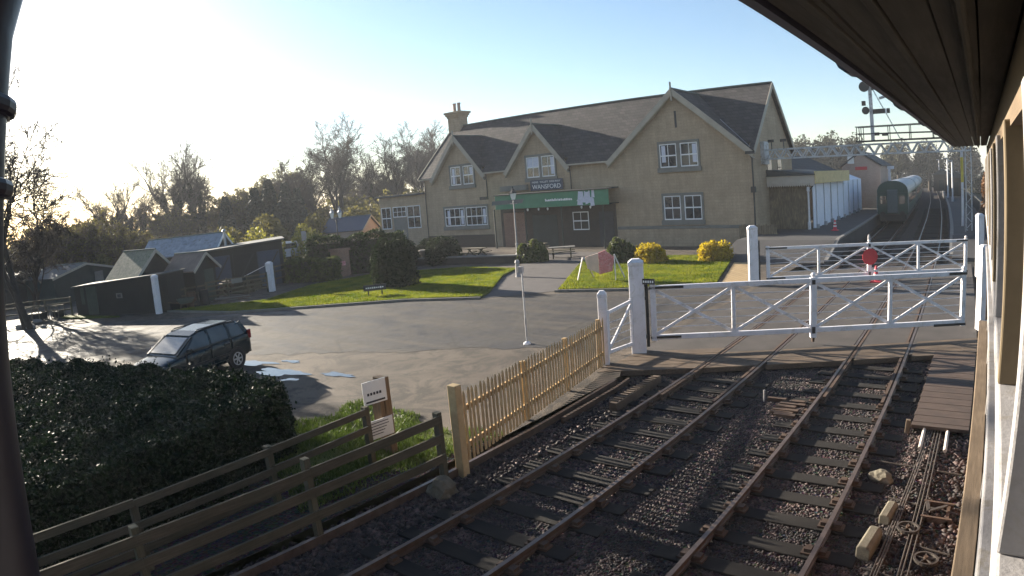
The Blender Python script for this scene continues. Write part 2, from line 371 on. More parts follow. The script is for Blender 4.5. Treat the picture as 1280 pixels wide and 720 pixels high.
# ------------------------------------------------------------------ camera, light
CAMZ = 4.81
def camera():
    f, k = 1.303, .210
    pitch, roll, yaw = R(8.36), R(4.5), R(39.98)
    def rot(d):
        x, y, z = d
        c, s = math.cos(roll), math.sin(roll); x, z = c * x + s * z, -s * x + c * z
        c, s = math.cos(pitch), math.sin(pitch); y, z = c * y + s * z, -s * y + c * z
        c, s = math.cos(yaw), math.sin(yaw); x, y = c * x - s * y, s * x + c * y
        return Vector((x, y, z))
    rt, fw, up = rot((1, 0, 0)), rot((0, 1, 0)), rot((0, 0, 1))
    m = Matrix((rt, up, -fw)).transposed().to_4x4(); m.translation = (0, 0, CAMZ)
    cd = bpy.data.cameras.new('camera'); cam = bpy.data.objects.new('camera', cd); COL.objects.link(cam); cam.matrix_world = m
    S.camera = cam; cd.clip_start = .02; cd.clip_end = 3000
    cd.sensor_fit = 'HORIZONTAL'; cd.sensor_width = 36; cd.sensor_height = 20.25
    # the wide barrel lens of the real webcam: angle from the axis as a polynomial of the sensor radius
    cd.type = 'PANO'; cd.panorama_type = 'FISHEYE_LENS_POLYNOMIAL'; cd.fisheye_fov = R(170)
    r = np.linspace(0.01, 1.25, 200); th = np.arctan(r * (1 + k * r * r) / f); rm = r * 18
    A = np.stack([rm, rm ** 2, rm ** 3, rm ** 4], 1); co = np.linalg.lstsq(A, th, rcond=None)[0]
    cd.fisheye_polynomial_k0 = 0
    cd.fisheye_polynomial_k1, cd.fisheye_polynomial_k2, cd.fisheye_polynomial_k3, cd.fisheye_polynomial_k4 = [-float(c) for c in co]
camera()
SUN_AZ, SUN_EL = R(-88), R(15)
def light():
    w = bpy.data.worlds.new('World'); S.world = w; w.use_nodes = True; t = w.node_tree; t.nodes.clear()
    sky = t.nodes.new('ShaderNodeTexSky'); sky.sky_type = 'NISHITA'; sky.sun_disc = False
    sky.sun_elevation = SUN_EL; sky.sun_rotation = SUN_AZ; sky.altitude = 30; sky.air_density = 1.0; sky.dust_density = .6; sky.ozone_density = 2.4
    bg = t.nodes.new('ShaderNodeBackground'); bg.inputs[1].default_value = .052
    o = t.nodes.new('ShaderNodeOutputWorld'); t.links.new(sky.outputs[0], bg.inputs[0]); t.links.new(bg.outputs[0], o.inputs[0])
    l = bpy.data.lights.new('sun', 'SUN'); l.energy = 5.0; l.angle = R(.5); l.color = (1, .9, .74)
    so = bpy.data.objects.new('sun', l); COL.objects.link(so)
    d = Vector((math.sin(SUN_AZ) * math.cos(SUN_EL), math.cos(SUN_AZ) * math.cos(SUN_EL), math.sin(SUN_EL)))
    so.rotation_euler = d.to_track_quat('Z', 'Y').to_euler(); so.location = d * 100
    vs = S.view_settings; vs.view_transform = 'Standard'; vs.look = 'None'; vs.gamma = 1; vs.exposure = 2.1
    S.cycles.max_bounces = 6; S.cycles.diffuse_bounces = 3; S.cycles.transparent_max_bounces = 8
    S.cycles.use_adaptive_sampling = True; S.cycles.adaptive_threshold = .02; S.cycles.use_denoising = True
    S.cycles.caustics_reflective = False; S.cycles.caustics_refractive = False
light()

# ------------------------------------------------------------------ tracks' curve
TY = [-20, 8, 15, 22, 30, 40, 50, 72, 110, 160, 210, 300]
TX = [0, 0, -.04, -.15, -.36, -.68, -1.05, -2.15, -4.4, -8, -12, -20]
def off(y): return float(np.interp(y, TY, TX)) if y < 40 else float(np.interp(y, TY, TX))
C1, C2 = -6.03, -2.5
def curve_strip(xa, xb, y0, y1, z, step=3.0):
    ys = np.arange(y0, y1 + step * .5, step); mb = MB()
    for i in range(len(ys) - 1):
        a, b = ys[i], ys[i + 1]
        mb.poly([(xa + off(a), a, z), (xb + off(a), a, z), (xb + off(b), b, z), (xa + off(b), b, z)])
    return mb

# ------------------------------------------------------------------ ground and surfaces
def sheet(name, pts, z, m, thick=0):
    mb = MB()
    if thick: mb.prism([(x, y, z - thick) for x, y in pts], (0, 0, thick))
    else: mb.poly([(x, y, z) for x, y in pts])
    return struct(mb.build(name, m))
def setting():
    sheet('ground', [(-900, -500), (700, -500), (700, 1300), (-900, 1300)], -.25, 'earth')
    struct(curve_strip(-8.3, .4, -8, 300, -.17).build('ballast_ground', 'ballast'))
    # yard of gravel and earth left of the railway, and the road across it
    sheet('gravel_ground', [(-75, -40), (-8.35, -40), (-8.35, 13.9), (-9.2, 15.6), (-9.5, 60), (-75, 60)], 0, 'gravel')
    far = [(-75, -6), (-60, 0), (-42.05, 7.73), (-38, 10), (-34.1, 12.1), (-31.2, 14.7), (-27.2, 17.8), (-24, 20.3), (-20.3, 21.9), (-17.5, 24.2), (-14.8, 25.3), (-11, 27.8), (-9.7, 28.4)]
    near = [(-9.7, 15.9), (-11, 15.9), (-12.6, 15.5), (-14.8, 14.3), (-16.6, 13.1), (-19, 11.9), (-22, 9.6), (-27, 6.0), (-34, 1.2), (-75, -28)]
    rr = random.Random(12); jag = []
    for (xa, ya), (xb, yb) in zip(near, near[1:]):
        n = max(1, int(math.hypot(xb - xa, yb - ya) / .35)) if xa > -40 else 1
        for k in range(n):
            u = k / n; j = (.16 * math.sin(k * .9 + xa) + rr.uniform(-.14, .14)) if n > 1 and xa < -11.2 else 0
            jag.append((xa + (xb - xa) * u + .45 * j, ya + (yb - ya) * u - .9 * j))
    sheet('road', far + jag + [near[-1]], .006, 'asphalt')
    sheet('shade_ground', [(-10.9, -6), (-8.36, -6), (-8.36, 9.5), (-9.2, 6.2), (-10.8, 5.6)], .008, 'ballast')  # dark sheet standing in for the shade between the fences
    # lawns with a stone kerb
    def lawn(pts, name='lawn', z=.09):
        sheet(name, pts, z, 'lawn', .088)
    lawn([(-36.6, 12.9 + .9), (-31.3, 15.2), (-27.3, 18.25), (-24.1, 20.75), (-20.6, 22.3), (-21.2, 23.6), (-24.4, 28.4), (-25.5, 31), (-30, 31.2), (-35, 27.4), (-35.4, 22.6), (-33, 18.0)])
    lawn([(-18.0, 24.8), (-14.9, 25.9), (-11.5, 28.2), (-13.6, 35.6), (-14.0, 38.5), (-24.0, 36.5), (-22, 32.4)])
    lawn([(-44.4, 8.7), (-41.5, 9.5), (-39.5, 10.6), (-38.5, 11.2), (-41.5, 10.2), (-44.0, 9.5)])
    kb = MB()
    k1 = [(-36.6, 13.5), (-31.25, 14.95), (-27.25, 18.0), (-24.05, 20.5), (-20.4, 22.05)]
    k2 = [(-18.0, 24.5), (-14.85, 25.6), (-11.2, 27.95), (-10.0, 28.6)]
    for k in (k1, k2):
        for a, b in zip(k, k[1:]): kb.beam((*a, .05), (*b, .05), .13, .12)
    struct(kb.build('kerb', 'kerb', bevel=.015))
    sheet('path', [(-20.4, 22.2), (-18.1, 24.7), (-22.0, 32.4), (-25.0, 40), (-31, 40), (-25.6, 31.1), (-24.5, 28.5), (-21.2, 23.6)], .012, 'path')
    sheet('brick_path', [(-11.3, 28.3), (-10.0, 28.6), (-12.2, 37.0), (-13.6, 36.4)], .03, 'paving', .028)
    # the level crossing: road timbers and asphalt between the rails, flush with the rail heads
    def strip(xa, xb, ya, yb, m, name, z=-.004, step=2):
        ys = np.arange(0, 1.0001, .1); mb = MB()
        def edge(x, first): # oblique near and far edges
            return (14.3 + (x + 9.0) * .53) if first else (32.4 + (x + 9.0) * .5)
        for i in range(len(ys) - 1):
            q = []
            for x, u in ((xa, ys[i]), (xb, ys[i]), (xb, ys[i + 1]), (xa, ys[i + 1])):
                y = edge(x, 1) * (1 - u) + edge(x, 0) * u; q.append((x + off(y), y, z))
            mb.prism([(a, b, c - .1) for a, b, c in q], (0, 0, .1))
        return struct(mb.build(name, m))
    g = .78
    for i, (a, b, m) in enumerate(((-9.25, C1 - g - .03, 'deckdark'), (C1 - g + .16, C1 + g - .16, 'deckdark'), (C1 + g + .03, C2 - g - .03, 'deckdark'),
                                   (C2 - g + .16, C2 + g - .16, 'deckdark'), (C2 + g + .03, .1, 'deckdark'))):
        strip(a, b, 0, 0, m, 'crossing_road')
    sheet('crossing_road', [(.1, 19.1), (30, 34), (30, 51), (.1, 36.9)], -.006, 'deckdark')
    pl = MB()  # sunlit timbers at the near edge
    for k in range(8):
        for xa, xb in ((-9.1, C1 - g - .04), (C1 - g + .17, C1 + g - .17), (C1 + g + .04, C2 - g - .04), (C2 - g + .17, C2 + g - .17), (C2 + g + .04, .0)):
            if k > 5 and xa > -7: continue
            ya = 14.05 + (xa + 9) * .53 + k * .28; yb = 14.05 + (xb + 9) * .53 + k * .28; h = .012 - .004 * (k % 2)
            q = [(xa, ya, -.12), (xb, yb, -.12), (xb, yb + .265, -.12), (xa, ya + .265, -.12)]
            pl.prism(q, (0, 0, .12 + h))
    struct(pl.build('timber_pavement', 'deck'))
setting()

def scatter_stones():
    rng = np.random.default_rng(3); P = []
    def field(n, x0, x1, y0, y1, z, s):
        x = rng.uniform(x0, x1, n); y = rng.uniform(y0, y1, n); keep = y < 14.1 + (x + 9) * .53
        P.append(np.stack([x, y, np.full(n, z), s * rng.uniform(.6, 1.4, n)], 1)[keep])
    field(46000, -8.35, .05, 2.2, 9, -.172, .03); field(32000, -8.35, -.9, 8.5, 18, -.172, .032)
    field(2600, -8.4, -7.3, 3, 14, -.15, .05); field(1500, -1.0, .05, 5, 13, -.16, .05)
    P = np.concatenate(P); n = len(P)
    base = np.array([(1, 0, 0), (0, 1, 0), (-1, 0, 0), (0, -1, 0), (0, 0, .8), (0, 0, -.8)])
    fa = np.array([(0, 1, 4), (1, 2, 4), (2, 3, 4), (3, 0, 4), (1, 0, 5), (2, 1, 5), (3, 2, 5), (0, 3, 5)])
    a = rng.uniform(0, 6.28, n); v = base[None] * rng.uniform(.6, 1.25, (n, 6, 1))
    ca, sa = np.cos(a)[:, None], np.sin(a)[:, None]
    x = v[:, :, 0] * ca - v[:, :, 1] * sa; y = v[:, :, 0] * sa + v[:, :, 1] * ca; z = v[:, :, 2] + .35 * x * rng.uniform(-1, 1, (n, 1))
    v = np.stack([x, y, z], 2) * P[:, None, 3:4] + P[:, None, :3]
    f = (fa[None] + 6 * np.arange(n)[:, None, None]).reshape(-1, 3)
    o = raw('track_ballast', v.reshape(-1, 3), f, 'stone'); tag(o, 'loose grey and reddish stone ballast between the rails', 'ballast', kind='stuff')
scatter_stones()

# ------------------------------------------------------------------ railway tracks
def rail_mb(mb, x, y0, y1, step, h=.145, top=.0):
    prof = [(-.035, 0), (.035, 0), (.033, -.045), (.01, -.055), (.01, -.1), (.034, -.11), (.034, -h), (-.034, -h), (-.034, -.11), (-.01, -.1), (-.01, -.055), (-.033, -.045)]
    ys = list(np.arange(y0, y1, step)) + [y1]; n = len(prof); o = len(mb.v)
    for y in ys:
        for px, pz in prof: mb.v.append((x + off(y) + px, y, top + pz))
    for i in range(len(ys) - 1):
        for k in range(n):
            a = o + i * n + k; b = o + i * n + (k + 1) % n; mb.f.append((a, b, b + n, a + n))
    mb.f.append(tuple(o + k for k in range(n))); return mb
def track(cx, label):
    t = thing('railway_track', label, 'railway track', (cx, 2, -.17))
    for s in (-1, 1):
        rl = rail_mb(MB(), cx + s * .753, -6, 230, 2.0).build('rail', 'railtop', t)
    ck = MB()
    for s in (-1, 1): rail_mb(ck, cx + s * .645, 13.0 + (cx + 6) * .3, 35 + (cx + 6) * .4, 1.5, top=.004)
    ck.build('check_rail', 'rust', t)
    proto = MB().box(-1.3, 1.3, -.15, .15, -.1, 0).build('sleeper', 'sleeper', t, bevel=.012, local=True)
    chairs = []
    for s in (-1, 1):
        cb = MB().box(s * .753 - .19, s * .753 + .19, -.09, .09, .0, .03)
        for q in (-1, 1): cb.box(s * .753 + q * .1 - .05, s * .753 + q * .1 + .05, -.06, .06, .02, .085)
        chairs.append(cb.build('rail_chair', 'rust', proto, local=True))
    first = True; y = -1.2; rr = random.Random(int(-cx * 10))
    while y < 92:
        if not (14.0 + (cx + 9) * .53 - .2 < y < 32.6 + (cx + 9) * .5):
            p = proto
            if not first:
                p = proto.copy(); COL.objects.link(p); p.parent = t
                for ch in chairs: c = ch.copy(); COL.objects.link(c); c.parent = p
            p.location = (off(y) + rr.uniform(-.04, .04), y - 2, .04 + rr.uniform(-.006, .01)); p.rotation_euler = (0, 0, rr.uniform(-.012, .012)); first = False
        y += .76 + rr.uniform(-.03, .03) if y < 40 else 1.1
track(C1, 'railway track nearer the wooden fences, running under the white gates to the green coach')
track(C2, 'railway track nearer the signal cabin wall, curving away past the right of the green coach')
def siding():
    t = thing('rail_length', 'rusty single length of rail lying beside the paling fence', 'rail', (-8.0, 5, -.17))
    mb = MB(); 
    prof_y = [(3, -8.02), (7, -8.05), (10, -8.1), (13.6, -8.3)]
    for (a, xa), (b, xb) in zip(prof_y, prof_y[1:]): mb.beam((xa, a, -.06), (xb, b, -.06), .07, .14)
    mb.build('rail', 'railtop', t)
    mb = MB()
    for (a, xa), (b, xb) in zip([(10.8, -7.95), (13.2, -8.02)], [(13.2, -8.02), (13.9, -8.1)]): mb.beam((xa, a, -.08), (xb, b, -.08), .07, .13)
    mb.build('guard_rail', 'rust', t)
    t = thing('timber_baulk', 'long tan timber with notched top beside the first rail before the crossing', 'timber', (-7.3, 12.9, -.17))
    mb = MB().beam((-7.36, 11.9, -.06), (-7.42, 14.2, -.06), .2, .22); mb.build('baulk', 'deck', t, bevel=.015)
    mb = MB()
    for k in range(14): mb.box(-7.5, -7.3, 12.0 + k * .15, 12.07 + k * .15, .052, .075)
    mb.build('ribs', 'deck', t)
siding()

# ------------------------------------------------------------------ level crossing gates
def gate(name, A, B, zb, zt, label, target):
    A = Vector((*A, 0)); B = Vector((*B, 0)); L = (B - A).length; d = (B - A) / L; nrm = Vector((-d.y, d.x, 0)); ang = math.atan2(d.y, d.x)
    t = thing('crossing_gate', label, 'gate', (A.x, A.y, 0), ang, 'white level crossing gates')
    def part(mb, n, m, bevel=.012): return mb.build(n, m, t, bevel=bevel, local=True)
    h = zt - zb
    part(MB().box(0, .16, -.07, .07, zb - .1, zt + .1), 'hinge_stile', 'white')
    part(MB().box(L - .13, L, -.06, .06, zb - .12, zt + .09), 'end_stile', 'white')
    part(MB().box(L / 2 - .09, L / 2 + .09, -.075, .075, zb - .22, zt + .08), 'middle_post', 'white')
    part(MB().lathe([(.03, 0), (.05, .03), (.07, .07), (.06, .11), (.02, .14)], (L / 2, 0, zt + .08), 12), 'finial', 'white', 0)
    part(MB().lathe([(.03, 0), (.05, .03), (.06, .06), (.05, .1), (.02, .12)], (L - .065, 0, zt + .09), 12), 'finial', 'white', 0)
    part(MB().box(.16, L - .13, -.055, .055, zt - .07, zt + .06), 'top_rail', 'white')
    part(MB().box(.16, L - .13, -.055, .055, zb - .07, zb + .07), 'bottom_rail', 'white')
    xs = [.16, L / 4 + .02, L / 2, L * 3 / 4 - .02, L - .13]
    for k in (1, 3): part(MB().box(xs[k] - .055, xs[k] + .055, -.05, .05, zb + .07, zt - .07), 'upright', 'white')
    for k in range(4):
        a = xs[k] + (.06 if k in (1, 3) else .1 if k == 2 else 0); b = xs[k + 1] - (.1 if k == 1 else .06 if k in (0, 2) else 0)
        part(MB().beam((a, -.012, zb + .09), (b, -.012, zt - .09), .045, .085), 'brace', 'white', .006)
        part(MB().beam((a, .032, zt - .09), (b, .032, zb + .09), .04, .085), 'brace', 'white', .006)
    for k in range(5):
        z = zb + .07 + (h - .14) * (k + 1) / 6
        part(MB().tube([(.16, .0, z), (L - .13, .0, z)], .011, 6), 'wire', 'white', 0)
    for xe, zz in ((.95, zt), (.85, zb)): part(MB().box(-.02, xe, -.07, -.056, zz - .033, zz + .033), 'hinge_strap', 'black', 0)
    for xe, zz in ((.55, zt), (1.0, zb - .06)): part(MB().box(L - xe, L + .02, -.07, -.056, zz - .035, zz + .035), 'end_strap', 'black', 0)
    for za, zc in ((zt - .11, zt + .02), (zb - .09, zb + .1)): part(MB().box(L / 2 - .05, L / 2 + .05, -.085, -.076, za, zc), 'iron_clamp', 'black', 0)
    part(MB().tube([(L / 2, 0, zb - .34), (L / 2, 0, zb - .2)], .045, 10), 'foot_stud', 'rust', 0)
    if target:
        part(MB().tube([(L / 2, -.10, (zt + zb) / 2 + .12), (L / 2, -.13, (zt + zb) / 2 + .12)], .36, 28), 'target_disc', 'red', 0)
        part(MB().lathe([(.07, 0), (.07, .15), (.045, .19), (.03, .23)], (L / 2, -.0, zt + .2), 10), 'gate_lamp', 'whiteold', 0)
    return t
gate('g', (-8.72, 16.38), (-.42, 20.72), .42, 1.84, 'long white crossing gate nearest the camera, with four crossed panels and no disc', False)
gate('g', (-9.1, 28.28), (-.62, 32.6), .3, 1.62, 'white crossing gate behind the first, carrying a round red disc at its middle', True)
def gate_post(x, y, h, w, label, strap=True, cap=True):
    t = thing('gate_post', label, 'post', (x, y), 0.0, 'white gate posts')
    a = .483; c, s = math.cos(a), math.sin(a)
    mb = MB(); q = [(x + c * i * w / 2 - s * j * w / 2, y + s * i * w / 2 + c * j * w / 2, -.1) for i, j in ((-1, -1), (1, -1), (1, 1), (-1, 1))]
    mb.prism(q, (0, 0, h - .02)); mb.build('shaft', 'white', t, bevel=.02)
    k = 1.04; mb = MB(); q2 = [(x + (p[0] - x) * k, y + (p[1] - y) * k, h - .12) for p in q]
    top = [(x + (p[0] - x) * .5, y + (p[1] - y) * .5, h + .06) for p in q]; mid = [(p[0], p[1], h - .03) for p in q2]
    mb.add(q2 + mid + top, [(3, 2, 1, 0)] + [(i, (i + 1) % 4, 4 + (i + 1) % 4, 4 + i) for i in range(4)] + [(4 + i, 4 + (i + 1) % 4, 8 + (i + 1) % 4, 8 + i) for i in range(4)] + [(8, 9, 10, 11)])
    mb.build('cap', 'white', t, bevel=.008)
    if strap:
        px, py = x + c * (w / 2 + .06), y + s * (w / 2 + .06)
        mb = MB().tube([(px, py, .15), (px, py, 1.98)], .045, 10)
        mb.beam((px, py, 1.93), (px - c * .1, py - s * .1, 1.93), .16, .1); mb.beam((px, py, 1.55), (px - c * .1, py - s * .1, 1.55), .1, .08); mb.beam((px, py, .45), (px - c * .1, py - s * .1, .45), .12, .1)
        mb.build('hinge_post', 'black', t)
    return t
def posts():
    gate_post(-9.05, 16.22, 2.62, .42, 'tall square white post hinging the nearest gate beside the little side gate')
    gate_post(-9.65, 28.1, 2.6, .42, 'tall white post hinging the farther gate, below the gable end downpipe')
    gate_post(.12, 21.7, 2.5, .34, 'short thick white post at the free end of the nearest gate', False)
    gate_post(-.05, 32.9, 2.75, .3, 'slim white post at the free end of the farther gate', False)
    t = gate_post(-9.32, 14.78, 1.95, .24, 'short white post closing the end of the paling fence', False)
    t = gate_post(-36.65, 13.0, 2.15, .3, 'white post standing alone before the dark sheds', False); pass
    t = gate_post(-36.7, 20.6, 1.8, .36, 'stout white post ending the yard gate at the grass', False); pass
    # number board on the big post
    t = thing('number_plate', 'small black plate with pale marks fixed beside the nearest gate hinge', 'plate', (-8.78, 16.2, 1.9))
    MB().box(-8.80, -8.42, 16.1, 16.13, 1.98, 2.14).build('plate', 'black', t)
    mb = MB()
    for k in range(5): mb.box(-8.77 + k * .07, -8.73 + k * .07, 16.094, 16.098, 2.03, 2.09)
    mb.build('mark', 'letter', t)
    # wicket gate
    A = Vector((-9.27, 14.92, 0)); B = Vector((-9.12, 15.98, 0)); t = thing('wicket_gate', 'small white side gate with one diagonal brace and wires', 'gate', (A.x, A.y))
    MB().beam(A + Vector((0, 0, .25)), A + Vector((0, 0, 1.45)), .08, .08).build('stile', 'white', t, bevel=.01)
    MB().beam(B + Vector((0, 0, .2)), B + Vector((0, 0, 1.6)), .09, .09).build('stile', 'white', t, bevel=.01)
    for z0, z1 in ((1.38, 1.52), (.3, .3)): MB().beam(A + Vector((0, 0, z0)), B + Vector((0, 0, z1)), .07, .09).build('rail', 'white', t, bevel=.01)
    MB().beam(A + Vector((0, 0, .36)), B + Vector((0, 0, 1.45)), .05, .08).build('brace', 'white', t, bevel=.01)
    for k in range(4):
        z = .5 + k * .2; MB().tube([A + Vector((0, 0, z)), B + Vector((0, 0, z + .03))], .009, 6).build('wire', 'white', t)
posts()

# ------------------------------------------------------------------ near fences, sign, hedge
def rail_fence(pts, zs, label, rh=.15, ph=1.22):
    t = thing('rail_fence', label, 'fence', pts[0])
    rr = random.Random(len(label)); V = [Vector((x, y, 0)) for x, y in pts]
    for a in V:
        MB().beam(a + Vector((0, 0, -.2)), a + Vector((rr.uniform(-.02, .02), rr.uniform(-.02, .02), ph + rr.uniform(-.05, .06))), .13, .11).build('post', 'fencepost', t, bevel=.012)
    for z in zs:
        mb = MB()
        for a, b in zip(V, V[1:]):
            e = Vector((.085, 0, z))
            mb.beam(a + e + Vector((0, 0, rr.uniform(-.02, .02))), b + e + Vector((0, 0, rr.uniform(-.02, .02))), .04, rh)
        mb.build('rail', 'fence', t, bevel=.006)
rail_fence([(-8.05, 7.35), (-8.08, 4.65), (-8.1, 1.95), (-8.1, -.8), (-8.1, -3.4)], (.36, .72, 1.06), 'three rail timber fence nearest the rails, ending at the paling fence')
rail_fence([(-9.5, 6.9), (-9.3, 4.7), (-9.15, 2.3), (-9.1, -.2), (-9.1, -2.8)], (.4, .76, 1.1), 'weathered timber rail fence running in front of the dark hedge', .12, 1.12)
def palings():
    t = thing('paling_fence', 'golden-lit wooden paling fence with pointed tops leading to the white side gate', 'fence', (-8.0, 7.6))
    A = Vector((-7.98, 7.75, 0)); B = Vector((-9.22, 14.6, 0)); d = (B - A); L = d.length; d /= L; n = Vector((d.y, -d.x, 0))
    mb = MB(); rr = random.Random(4); k = 0; s = .12
    while s < L - .05:
        p = A + d * s + n * rr.uniform(-.006, .006); h = 1.42 - .1 * s / L + rr.uniform(-.03, .02); w = .066; th = .018
        lean = rr.uniform(-.012, .012)
        a, b = p - d * w / 2, p + d * w / 2
        po = [a + Vector((0, 0, .06)), b + Vector((0, 0, .06)), b + d * lean + Vector((0, 0, h - .07)), p + d * lean + Vector((0, 0, h)), a + d * lean + Vector((0, 0, h - .07))]
        mb.prism(po, n * th); s += .138
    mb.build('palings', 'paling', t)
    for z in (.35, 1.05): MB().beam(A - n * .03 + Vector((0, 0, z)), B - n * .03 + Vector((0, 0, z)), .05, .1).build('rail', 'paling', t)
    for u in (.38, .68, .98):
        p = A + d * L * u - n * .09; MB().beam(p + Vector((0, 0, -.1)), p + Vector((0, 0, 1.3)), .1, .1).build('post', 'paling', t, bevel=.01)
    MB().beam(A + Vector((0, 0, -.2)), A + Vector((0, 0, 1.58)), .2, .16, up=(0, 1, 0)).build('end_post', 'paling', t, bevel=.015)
palings()
def sign_post():
    t = thing('notice_post', 'broad brown timber post bearing two white notices beside the rail fence', 'notice', (-9.75, 7.55))
    MB().box(-9.9, -9.6, 7.47, 7.63, -.2, 1.55).build('post', 'brownpost', t, bevel=.015)
    n = Vector((.92, -.38, 0)).normalized(); u = Vector((.38, .92, 0)).normalized()
    for zc, hh, ww, low, tilt in ((1.35, .44, .46, False, .1), (.62, .36, .56, True, .14)):
        c = Vector((-9.68, 7.28, zc)) + n * .08
        def P(a, b, e=0.0): return c + u * a + Vector((0, 0, b + a * tilt)) + n * e
        nb = MB().prism([P(-ww / 2, -hh / 2), P(ww / 2, -hh / 2), P(ww / 2, hh / 2), P(-ww / 2, hh / 2)], n * .02).build('notice', 'signwhite', t)
        mb = MB(); rr = random.Random(int(zc * 10))
        if not low:
            mb.prism([P(-.19, -.19, .021), P(.19, -.19, .021), P(.19, -.155, .021), P(-.19, -.155, .021)], n * .003)
            for k in range(5): mb.prism([P(-.15 + k * .06, -.05, .021), P(-.11 + k * .06, -.05, .021), P(-.11 + k * .06, .0, .021), P(-.15 + k * .06, 0, .021)], n * .003)
        else:
            for k in range(5):
                w = rr.uniform(.3, .46); z = .12 - k * .055; mb.prism([P(-.23, z, .021), P(-.23 + w, z, .021), P(-.23 + w, z + .014, .021), P(-.23, z + .014, .021)], n * .003)
        mb.build('print', 'ink', nb)
    MB().box(-9.86, -9.62, 7.36, 7.46, .35, 1.5).build('backing_board', 'brownpost', t)
sign_post()
def rock(name, label, loc, s, m, seed, cat):
    rng = np.random.default_rng(seed); import bmesh
    bm = bmesh.new(); bmesh.ops.create_icosphere(bm, subdivisions=3, radius=1)
    ph = rng.uniform(0, 6, 6)
    for v in bm.verts:
        p = v.co; k = 1 + .16 * math.sin(3 * p.x + ph[0]) * math.sin(2.5 * p.y + ph[1]) + .1 * math.sin(5 * p.z + ph[2] + 2 * p.x) + .05 * rng.normal()
        v.co = Vector((p.x * s[0] * k, p.y * s[1] * k, max(p.z, -.5) * s[2] * k + s[2] * .5))
    me = bpy.data.meshes.new(name); bm.to_mesh(me); bm.free(); me.materials.append(M[m])
    o = bpy.data.objects.new(name, me); COL.objects.link(o); o.location = loc; tag(o, label, cat)
    return o
rock('boulder', 'rounded boulder lying at the foot of the paling fence end post', (-7.75, 7.0, -.17), (.28, .24, .2), 'rock', 5, 'rock')
rock('boulder', 'pale angular stone beside the signal wires near the walkway boards', (-1.35, 10.6, -.17), (.2, .16, .12), 'concrete', 8, 'rock')

def hedge():
    rng = np.random.default_rng(11)
    t = thing('laurel_hedge', 'broad dark clipped hedge with glossy leaves beside the parked car', 'hedge', (-13, 3, 0))
    poly = np.array([(-13.0, 6.9), (-11.6, 6.4), (-10.6, 4.4), (-10.3, 2), (-10.3, -3.2), (-24, -3.2), (-23, 2.4), (-18, 5.0)])
    def inside(x, y):
        r = np.zeros(len(x), bool); j = len(poly) - 1
        for i in range(len(poly)):
            xi, yi = poly[i]; xj, yj = poly[j]
            c = ((yi > y) != (yj > y)) & (x < (xj - xi) * (y - yi) / (yj - yi + 1e-9) + xi); r ^= c; j = i
        return r
    def top(x, y): return 1.33 + .07 * np.sin(x * 2.1 + y) + .06 * np.sin(y * 3.3 - x) + .05 * np.sin(5 * x + 4 * y)
    n = 130000; x = rng.uniform(-24, -10, n); y = rng.uniform(-3.2, 7.3, n); k = inside(x, y); x, y = x[k], y[k]
    z = top(x, y) - np.abs(rng.normal(0, .06, len(x))) + (rng.random(len(x)) < .06) * rng.uniform(0, .16, len(x))
    P = [np.stack([x, y, z], 1)]
    for i in range(len(poly)):
        a, b = poly[i], poly[(i + 1) % len(poly)]
        if i in (4, 5): continue
        L = np.linalg.norm(b - a); m = int(L * 4200); u = rng.random(m); q = a + (b - a) * u[:, None]
        nr = np.array([(b - a)[1], -(b - a)[0]]) / L; q = q + nr * (-np.abs(rng.normal(0, .08, m)) * -1 + .05 * np.sin(7 * u * L))[:, None] * -1
        zz = rng.random(m) * (top(q[:, 0], q[:, 1]) + .02); q = q - nr * (.12 * (zz / 1.4) ** 3)[:, None] * -1
        P.append(np.stack([q[:, 0], q[:, 1], zz], 1))
    k = 520; sx = rng.uniform(-23, -10.4, k); sy = rng.uniform(-3, 7, k); q = inside(sx, sy); sx, sy = sx[q], sy[q]; hh = rng.uniform(.08, .3, len(sx)); an = rng.uniform(0, 6.28, len(sx))
    for u in np.linspace(0, 1, 7): P.append(np.stack([sx + np.cos(an) * .12 * u, sy + np.sin(an) * .12 * u, top(sx, sy) + hh * u], 1) + rng.normal(0, .015, (len(sx), 3)))
    vs, fs = leaves(np.concatenate(P) - np.array([-13, 3, 0]), .05, rng, .5)
    raw('foliage', vs, fs, 'hedge', t)
    c = poly.mean(0); core = [(c[0] + (p[0] - c[0]) * .965, c[1] + (p[1] - c[1]) * .965, 0) for p in poly]
    MB().prism(core, (0, 0, 1.1)).build('branches', 'ivy', t)
hedge()
def grass(name, label, n, region, hmax, seed, m='grassblade', wid=.012):
    rng = np.random.default_rng(seed); x, y, z0 = region(rng, n); n = len(x)
    h = rng.uniform(.35, 1, n) * hmax; a = rng.uniform(0, 6.28, n); lean = rng.normal(0, .35, (n, 2)) * h[:, None]
    dx, dy = np.cos(a) * wid, np.sin(a) * wid
    v = np.stack([np.stack([x - dx, y - dy, z0], 1), np.stack([x + dx, y + dy, z0], 1), np.stack([x + lean[:, 0], y + lean[:, 1], z0 + h], 1)], 1).reshape(-1, 3)
    o = raw(name, v, np.arange(3 * n).reshape(-1, 3), m); tag(o, label, 'grass', kind='stuff')
def verge(rng, n):
    x = rng.uniform(-13.2, -8.3, n); y = rng.uniform(1, 9.4, n)
    k = (y < 8.9 + .5 * np.sin(x * 2) - .25 * (x + 8.3)) & (x > -12.9 + .25 * np.sin(y * 4)) & (y > 4.9 - .35 * (x + 9)) & (x < -8.9 + .12 * (y - 5)) & (np.sin(x * 3.1 + y) + np.sin(y * 2.7) + rng.normal(0, .8, n) > -1.0)
    return x[k], y[k], np.zeros(k.sum())
grass('rough_grass', 'rough tufted green grass behind the rail fences', 42000, verge, .14, 5)
